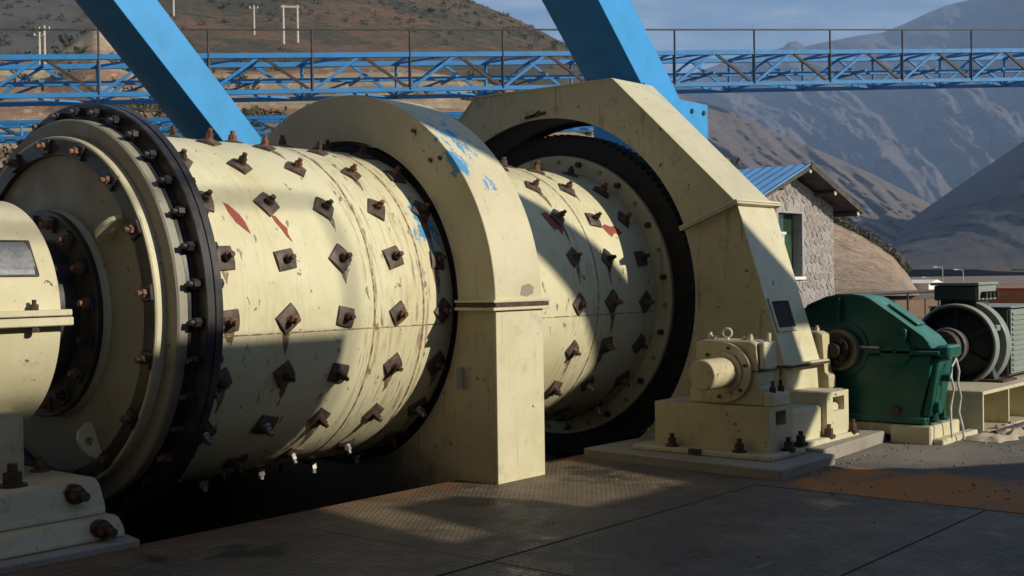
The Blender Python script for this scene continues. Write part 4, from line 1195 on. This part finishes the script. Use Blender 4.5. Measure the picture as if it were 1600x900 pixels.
sb = thing('shed', (q.x, q.y, 0), 'tiny white shed at the foot of the dark hillside, left of the terminal box', 'shed')
MB().box(q.x-1.2, q.x+1.2, q.y-.9, q.y+.9, -.02, .55).build('wall', M['white'], sb, smooth=0)
MB().prism([(q.x-1.35, .552), (q.x+1.35, .552), (q.x, .80)], 'y', q.y-1.05, q.y+1.05).build('roof', M['white'], sb, smooth=0)
q = spot(1575, 466, 55)
oc = thing('skip', (q.x, q.y, 0), 'orange metal skip seen past the top of the motor at the right edge', 'skip')
ca = MB()
ca.prism([(q.x-1.6, .1), (q.x-1.75, .72), (q.x+1.75, .72), (q.x+1.6, .1)], 'y', q.y-1.6, q.y+1.6, .02); ca.build('body', M['orange'], oc)
for k in range(5):
    MB().box(q.x-1.4+k*.68, q.x-1.3+k*.68, q.y-1.66, q.y-1.602, .12, .70).build('rib', M['orange'], oc)
MB().box(q.x-1.82, q.x+1.82, q.y-1.68, q.y+1.68, .722, .78, .01).build('rim', M['orange'], oc)

# ------------------------------------------------------------------ hills
def hill(name, mat, ridge, d0, d1, base_py, nu=60, step=12, amp=.03, shape=1.0, seed=0.0, nscale=.01, depth_amp=0.0, terr=None, d1b=None, back=True, spurs=0.0):
    """a slope between its foot (distance d0) and its crest (distance d1), following a crest line given by bearing and elevation"""
    pxs = [p[0] for p in ridge]
    cols = []
    N = int((pxs[-1]-pxs[0])/step)
    m = MB()
    for i in range(N+1):
        px = pxs[0]+(pxs[-1]-pxs[0])*i/N
        py = float(np.interp(px, pxs, [p[1] for p in ridge]))
        D1 = d1 if d1b is None else d1+(d1b-d1)*i/N
        base = spot(px, base_py if not isinstance(base_py, list) else float(np.interp(px, [b[0] for b in base_py], [b[1] for b in base_py])), d0)
        eb = (base.z-EYE)/d0
        top = spot(px, py, D1); et = (top.z-EYE)/D1
        col_ = []
        for k in range(nu+1):
            u = k/nu
            dist = d0+(D1-d0)*u
            q = spot(px, 430, dist)
            n3 = Vector((q.x*nscale, q.y*nscale, seed))
            f = mnoise.fractal(n3, 0.9, 2.1, 7)
            f2 = mnoise.ridged_multi_fractal(Vector((px*.0075+u*2.2+.25*f, u*1.4+.0012*px+.12*f, seed)) if spurs else n3*1.7, 0.62 if spurs else 0.9, 2.1, 8, 1.0, 2.0)
            e = eb+(et-eb)*(u**shape)
            if terr:
                uu = (u**shape)*terr; fr_ = uu-math.floor(uu)
                e = eb+(et-eb)*(math.floor(uu)+min(1, max(0, (fr_-.35)/.3)))/terr
            wgt = math.sin(PI*min(u, 1))**.7*.85+.15 if u < 1 else .15
            if spurs and u < 1:
                dist *= 1-spurs*(f2-1.2)*math.sin(PI*min(1, u))**.6
                q = spot(px, 430, dist)
            e += (et-eb)*(amp*f*wgt + depth_amp*(f2-1.2)*math.sin(PI*min(1, u)))
            q.z = EYE+e*dist
            col_.append(q)
        if back:
            q = spot(px, 430, D1*1.06); q.z = col_[-1].z*.93; col_.append(q)
            q = spot(px, 430, D1*1.12); q.z = -2; col_.append(q)
        cols.append([m.bm.verts.new(v) for v in col_])
    for i in range(N):
        for k in range(len(cols[0])-1):
            m.bm.faces.new((cols[i][k], cols[i+1][k], cols[i+1][k+1], cols[i][k+1]))
    pos = [[v.co.copy() for v in c] for c in cols]
    o = kind(m.build(name, mat, smooth=180, fix=False), 'structure')
    return o, pos
hA, posA = hill('scrub_hillside', M['hill'], [(-700, -420), (-300, -330), (0, -200), (300, -150), (560, -75), (700, -20), (742, 2), (800, 24), (850, 48), (890, 70), (960, 104), (1030, 150), (1085, 190), (1120, 232), (1160, 275), (1200, 330), (1240, 400)], 130, 420, [(-700, 215), (880, 215), (1000, 300), (1150, 410), (1240, 424)], 54, 9, .030, .95, 3.3, .012, .010, d1b=300)
terr_, posT = hill('terraced_slope', M['terrace'], [(-700, 80), (-200, 92), (80, 96), (160, 40), (250, 105), (420, 112), (600, 100), (760, 128), (860, 158), (950, 195), (1020, 240), (1090, 300)], 48, 135, 440, 70, 9, .022, 1.0, 8.1, .035, .0, terr=9)
hB, posB = hill('grey_brown_hill', M['hill_grey'], [(820, 60), (930, 95), (1075, 150), (1140, 172), (1210, 205), (1290, 238), (1370, 274), (1420, 300), (1452, 316), (1480, 340), (1520, 372), (1580, 410)], 500, 1050, 424, 70, 5, .03, .9, 5.5, .0035, .0, spurs=.07)
hD, posD = hill('dark_hill', M['hill_dark'], [(1280, 424), (1330, 405), (1385, 372), (1420, 346), (1450, 324), (1520, 276), (1600, 222), (1700, 160), (1900, 70), (2200, 20)], 260, 800, 421, 60, 6, .02, .9, 1.5, .005, .0, d1b=620, spurs=.05)
hE, posE = hill('far_mountains', M['mountain'], [(850, 190), (980, 150), (1080, 118), (1140, 96), (1190, 84), (1228, 74), (1236, 66), (1250, 64), (1262, 72), (1300, 64), (1340, 56), (1385, 50), (1420, 36), (1450, 22), (1480, 10), (1520, 0), (1560, -22), (1600, -40), (1700, -110), (1850, -150)], 1300, 3000, 422, 150, 3, .03, .75, 9.7, .0016, .0, spurs=.06)
mC, posC = hill('earth_mound', M['mound'], [(1150, 330), (1240, 338), (1303, 346), (1340, 364), (1370, 382), (1395, 400), (1415, 424), (1428, 444), (1436, 456)], 62, 96, 462, 40, 3, .05, 1.1, 2.2, .12, .02)

# scrub on the near hill: clumps of small leaf faces
def clumps(spots, mat, name, leaf, parent=None, seed=1):
    rng = np.random.default_rng(seed)
    V = []; Fc = []
    for (c, s_, n) in spots:
        d_ = rng.normal(size=(n, 3)); d_ /= np.linalg.norm(d_, axis=1)[:, None]
        r_ = rng.random(n)**.45
        p = np.array([c.x, c.y, c.z+s_*.45])+d_*r_[:, None]*np.array([s_, s_, s_*.75])
        u = rng.normal(size=(n, 3)); v = rng.normal(size=(n, 3))
        L = leaf*s_
        for k in range(n):
            b0 = len(V)
            V.append(p[k]+u[k]*L*.5); V.append(p[k]+v[k]*L*.5); V.append(p[k]-(u[k]+v[k])*L*.4)
            Fc.append((b0, b0+1, b0+2))
    V = np.array(V); org = np.array([V[:, 0].mean(), V[:, 1].mean(), V[:, 2].min()])
    me = bpy.data.meshes.new(name); me.from_pydata((V-org).tolist(), [], Fc); me.materials.append(mat)
    o = bpy.data.objects.new(name, me); COL.objects.link(o); o.location = org
    WL[o.name] = Vector(org)
    if parent is not None:
        o.parent = parent; o.location = Vector(org)-WL[parent.name]
    return o
rg = random.Random(11)
sp = []
nA = len(posA); kA = len(posA[0])-2
while len(sp) < 2000:
    i = rg.randrange(40, nA-1); k = rg.randrange(2, kA)
    q = posA[i][k]
    dens = mnoise.fractal(Vector((q.x*.02, q.y*.02, 4.4)), .8, 2.0, 4)
    if dens < rg.uniform(-.6, .5): continue
    q = posA[i][k].lerp(posA[i+1][k], rg.random()).lerp(posA[i][k-1], rg.random())
    sp.append((q, rg.uniform(.35, 1.05)*(1.4 if rg.random() < .06 else 1), 22))
kind(clumps(sp, M['scrub'], 'hillside_scrub', .42), 'stuff')
sp = []
nT = len(posT); kT = len(posT[0])-2
while len(sp) < 500:
    i = rg.randrange(40, nT-1); k = rg.randrange(12, kT)
    q = posT[i][k].lerp(posT[i+1][k], rg.random())
    dens = mnoise.fractal(Vector((q.x*.05, q.y*.05, 7.4)), .8, 2.0, 4)
    if dens < rg.uniform(0, .5): continue
    sp.append((q, rg.uniform(.4, 1.1), 22))
kind(clumps(sp, M['scrub'], 'terrace_scrub', .42, seed=4), 'stuff')
sp = []
nC = len(posC); kC = len(posC[0])-2
for i in range(8, nC-6, 2):
    for _ in range(4):
        q = posC[i][kC-1].lerp(posC[i][kC-1-rg.randrange(0, 2)], rg.random())
        sp.append((q, rg.uniform(.2, .6), 36))
kind(clumps(sp, M['bush'], 'mound_top_scrub', .3, seed=5), 'stuff')

# loose shrub by the guard's shoulder
q = spot(1140, 255, 60)
shb = thing('shrub', (q.x, q.y, q.z-2.5), 'scraggly brown green shrub on the slope just right of the blue leg shoe', 'shrub')
clumps([(Vector((q.x, q.y, q.z-.9)), 1.0, 160), (Vector((q.x+.5, q.y-.5, q.z-1.6)), .9, 140), (Vector((q.x-.2, q.y+.3, q.z-.2)), .55, 70)], M['bush'], 'foliage', .16, shb, 9)
tk = MB(); tk.cyl((q.x, q.y, q.z-3.2), (q.x+.1, q.y, q.z-.6), .09, 8, .04); tk.build('trunk', M['wood'], shb)

# poles on the hillside and lamps far off
def ground_at(pos, px0, step, px, dist):
    i = min(max(int((px-px0)/step), 0), len(pos)-1)
    best = min(pos[i], key=lambda v: abs(math.hypot(v.x, v.y)-dist))
    return best
def pole(px, top_py, bot_py, dist, label, r=.13):
    a = spot(px, bot_py, dist); b = spot(px, top_py, dist)
    t_ = thing('utility_pole', (a.x, a.y, a.z-1.0), label, 'utility pole', 'pale poles on the hillside')
    MB().cyl((a.x, a.y, a.z-1.0), (a.x, a.y, b.z), r, 8, r*.8).build('shaft', M['pale'], t_)
    d_ = rt0*.55
    MB().bar(Vector((a.x, a.y, b.z-.35))-d_, Vector((a.x, a.y, b.z-.35))+d_, .09, .09).build('crossarm', M['pale'], t_)
    for s_ in (-1, 1):
        MB().cyl((a.x+d_.x*s_*.85, a.y+d_.y*s_*.85, b.z-.31), (a.x+d_.x*s_*.85, a.y+d_.y*s_*.85, b.z-.12), .06, 8).build('insulator', M['white'], t_)
    return t_
DP = 128
pole(62, 50, 88, DP, 'shorter of two pale poles standing close together at the upper left')
pole(70, 40, 88, DP, 'taller of two pale poles standing close together at the upper left')
pole(397, 8, 42, 150, 'single pale pole on the hillside left of the two-legged pole frame')
pole(271, -24, 12, 150, 'pale pole cut by the top edge, just right of the slim blue leg')
a = spot(443, 56, 150); b = spot(465, 54, 150); tz = spot(450, 8, 150).z
hp = thing('pole_frame', ((a.x+b.x)/2, (a.y+b.y)/2, a.z-1), 'pale two-legged pole frame with a crossbar on the hillside', 'pole frame')
MB().cyl((a.x, a.y, a.z-1), (a.x, a.y, tz), .16, 8, .13).build('leg', M['pale'], hp)
MB().cyl((b.x, b.y, b.z-1), (b.x, b.y, tz), .16, 8, .13).build('leg', M['pale'], hp)
dd = (b-a); dd.z = 0
MB().bar(Vector((a.x, a.y, tz-.2))-dd*.15, Vector((b.x, b.y, tz-.2))+dd*.15, .2, .22).build('crossbar', M['pale'], hp)
def lamp(px, top, dist, label):
    a = spot(px, 448, dist); b = spot(px, top, dist)
    t_ = thing('street_lamp', (a.x, a.y, -.02), label, 'street lamp', 'far street lamps')
    MB().cyl((a.x, a.y, -.02), (a.x, a.y, b.z), .06, 8, .04).build('post', M['pale'], t_)
    MB().bar((a.x, a.y, b.z), (a.x-.6*rt0.x, a.y-.6*rt0.y, b.z+.08), .05, .05).build('arm', M['pale'], t_)
    h_ = Vector((a.x, a.y, b.z+.07))-rt0*.7
    MB().bar(h_-rt0*.22, h_+rt0*.15, .16, .10).build('lamp_head', M['white'], t_)
lamp(1473, 418, 130, 'thin street lamp far away, left of the two above the terminal box')
lamp(1505, 422, 130, 'thin street lamp far away, right of the two above the terminal box')
lamp(1453, 434, 150, 'smallest and farthest street lamp, by the white shed roof')

# ------------------------------------------------------------------ unseen blue leg read from its shadow, and blockers added to cast the shade
fr = thing('inclined_leg', (16.5, -3.2, 0), 'unseen broad blue box-section leg across the yard, read from its shadow, twin of the one behind the gear guard', 'steel leg', 'blue inclined legs')
MB().prism([(18.36-5.5, 5.5), (19.0-5.5, 5.5), (19.0-11.5, 11.5), (18.36-11.5, 11.5)], 'y', -3.5, -3.0).build('leg', M['blue'], fr)
MB().prism([(6.0, .1), (7.45, 0.0), (12.85, 4.91), (12.85, 6.12)], 'y', -3.42, -3.02).build('shade_strut', M['blue'], fr)  # unseen strut added to shade the pinion block, cut to spare the gearbox
blocker = thing('shade_blocker', (6.0, -3.3, 0), 'unseen grey block on legs, added behind the camera to shade the drum', 'blocker')
MB().prism([(2.0, 6.06), (9.0, 6.06), (9.0, 5.3), (8.0, 4.31), (7.6, 4.0), (2.0, 4.0)], 'y', -3.6, -3.0).build('main_blocker', M['concrete'], blocker)  # added block, outline cut to the shadow edges on the drum
MB().prism([(8.23, 4.05), (8.8, 4.62), (9.38, 4.59), (9.42, 4.3), (9.27, 4.05)], 'y', -3.3, -3.0).build('small_blocker', M['concrete'], blocker)  # added block, outline cut to a dark shape on the floor
for xx in (2.4, 7.4):
    MB().box(xx, xx+.25, -3.5, -3.1, 0, 4.0).build('leg', M['blue'], blocker)  # legs of the added blocker
pm = thing('shadow_pipe', (4.0, -14, 0), 'overhead pipe on thin masts, added far behind the camera for soft shadow bands', 'shadow caster')
MB().cyl((-6, -14, 12.72), (12.5, -14, 12.72), .038, 8).build('pipe', M['darksteel'], pm)  # added for the soft bands of shade on the drum
for xx in (-5.5, 3.0, 12.45):
    MB().cyl((xx, -14, 0), (xx, -14, 12.72), .035, 8).build('shadow_mast', M['darksteel'], pm)
sky_block = thing('sky_blocker', (-16, 6, 0), 'tall dark block added behind the camera to cut the sky light', 'light blocker')
MB().box(-24, -5.5, -10, 26, 0, 20).build('wall', M['brown_wall'], sky_block, smooth=0)  # added block that keeps sky light off the mill and floor
MB().prism([(-24.6, 20.0), (-4.9, 20.0), (-15, 23.5)], 'y', -10.6, 26.6).build('roof', M['brown_wall'], sky_block, smooth=0)  # top of the added sky blocker
for k in range(5):
    MB().box(-5.498, -5.45, -7+k*6.4, -4+k*6.4, 4, 7).build('window', M['glass'], sky_block, smooth=0)  # panes on the added sky blocker
hs = thing('low_blocker', (9, -4.5, 0), 'long low grey block added behind the camera, shaped to shade the floor', 'shed')
MB().prism([(-2.0, 0), (-2.0, 4.06), (10.72, 4.06), (11.75, 3.55), (11.75, 3.45), (12.5, 3.1), (16, 2.4), (22, 2.0), (22, 0)], 'y', -3.02-3.0, -3.02).build('wall', M['concrete'], hs)  # added block, top cut to the shadow edges on the floor

# ------------------------------------------------------------------ haze
hz = MB()
HB = 3900
hz.box(-200, 3420, -250, 2120, -3.5, 700)
ho_ = hz.build('haze', M['cable'], smooth=0)
hm = bpy.data.materials.new('haze'); hm.use_nodes = True
for nd in list(hm.node_tree.nodes):
    if nd.type == 'BSDF_PRINCIPLED': hm.node_tree.nodes.remove(nd)
pv = hm.node_tree.nodes.new('ShaderNodeVolumePrincipled')
pv.inputs['Color'].default_value = (0.46, 0.66, 1.0, 1)
pv.inputs['Density'].default_value = 0.00026
pv.inputs['Anisotropy'].default_value = 0.0
hm.node_tree.links.new(pv.outputs[0], [n for n in hm.node_tree.nodes if n.type == 'OUTPUT_MATERIAL'][0].inputs['Volume'])
ho_.data.materials[0] = hm
kind(ho_, 'stuff')
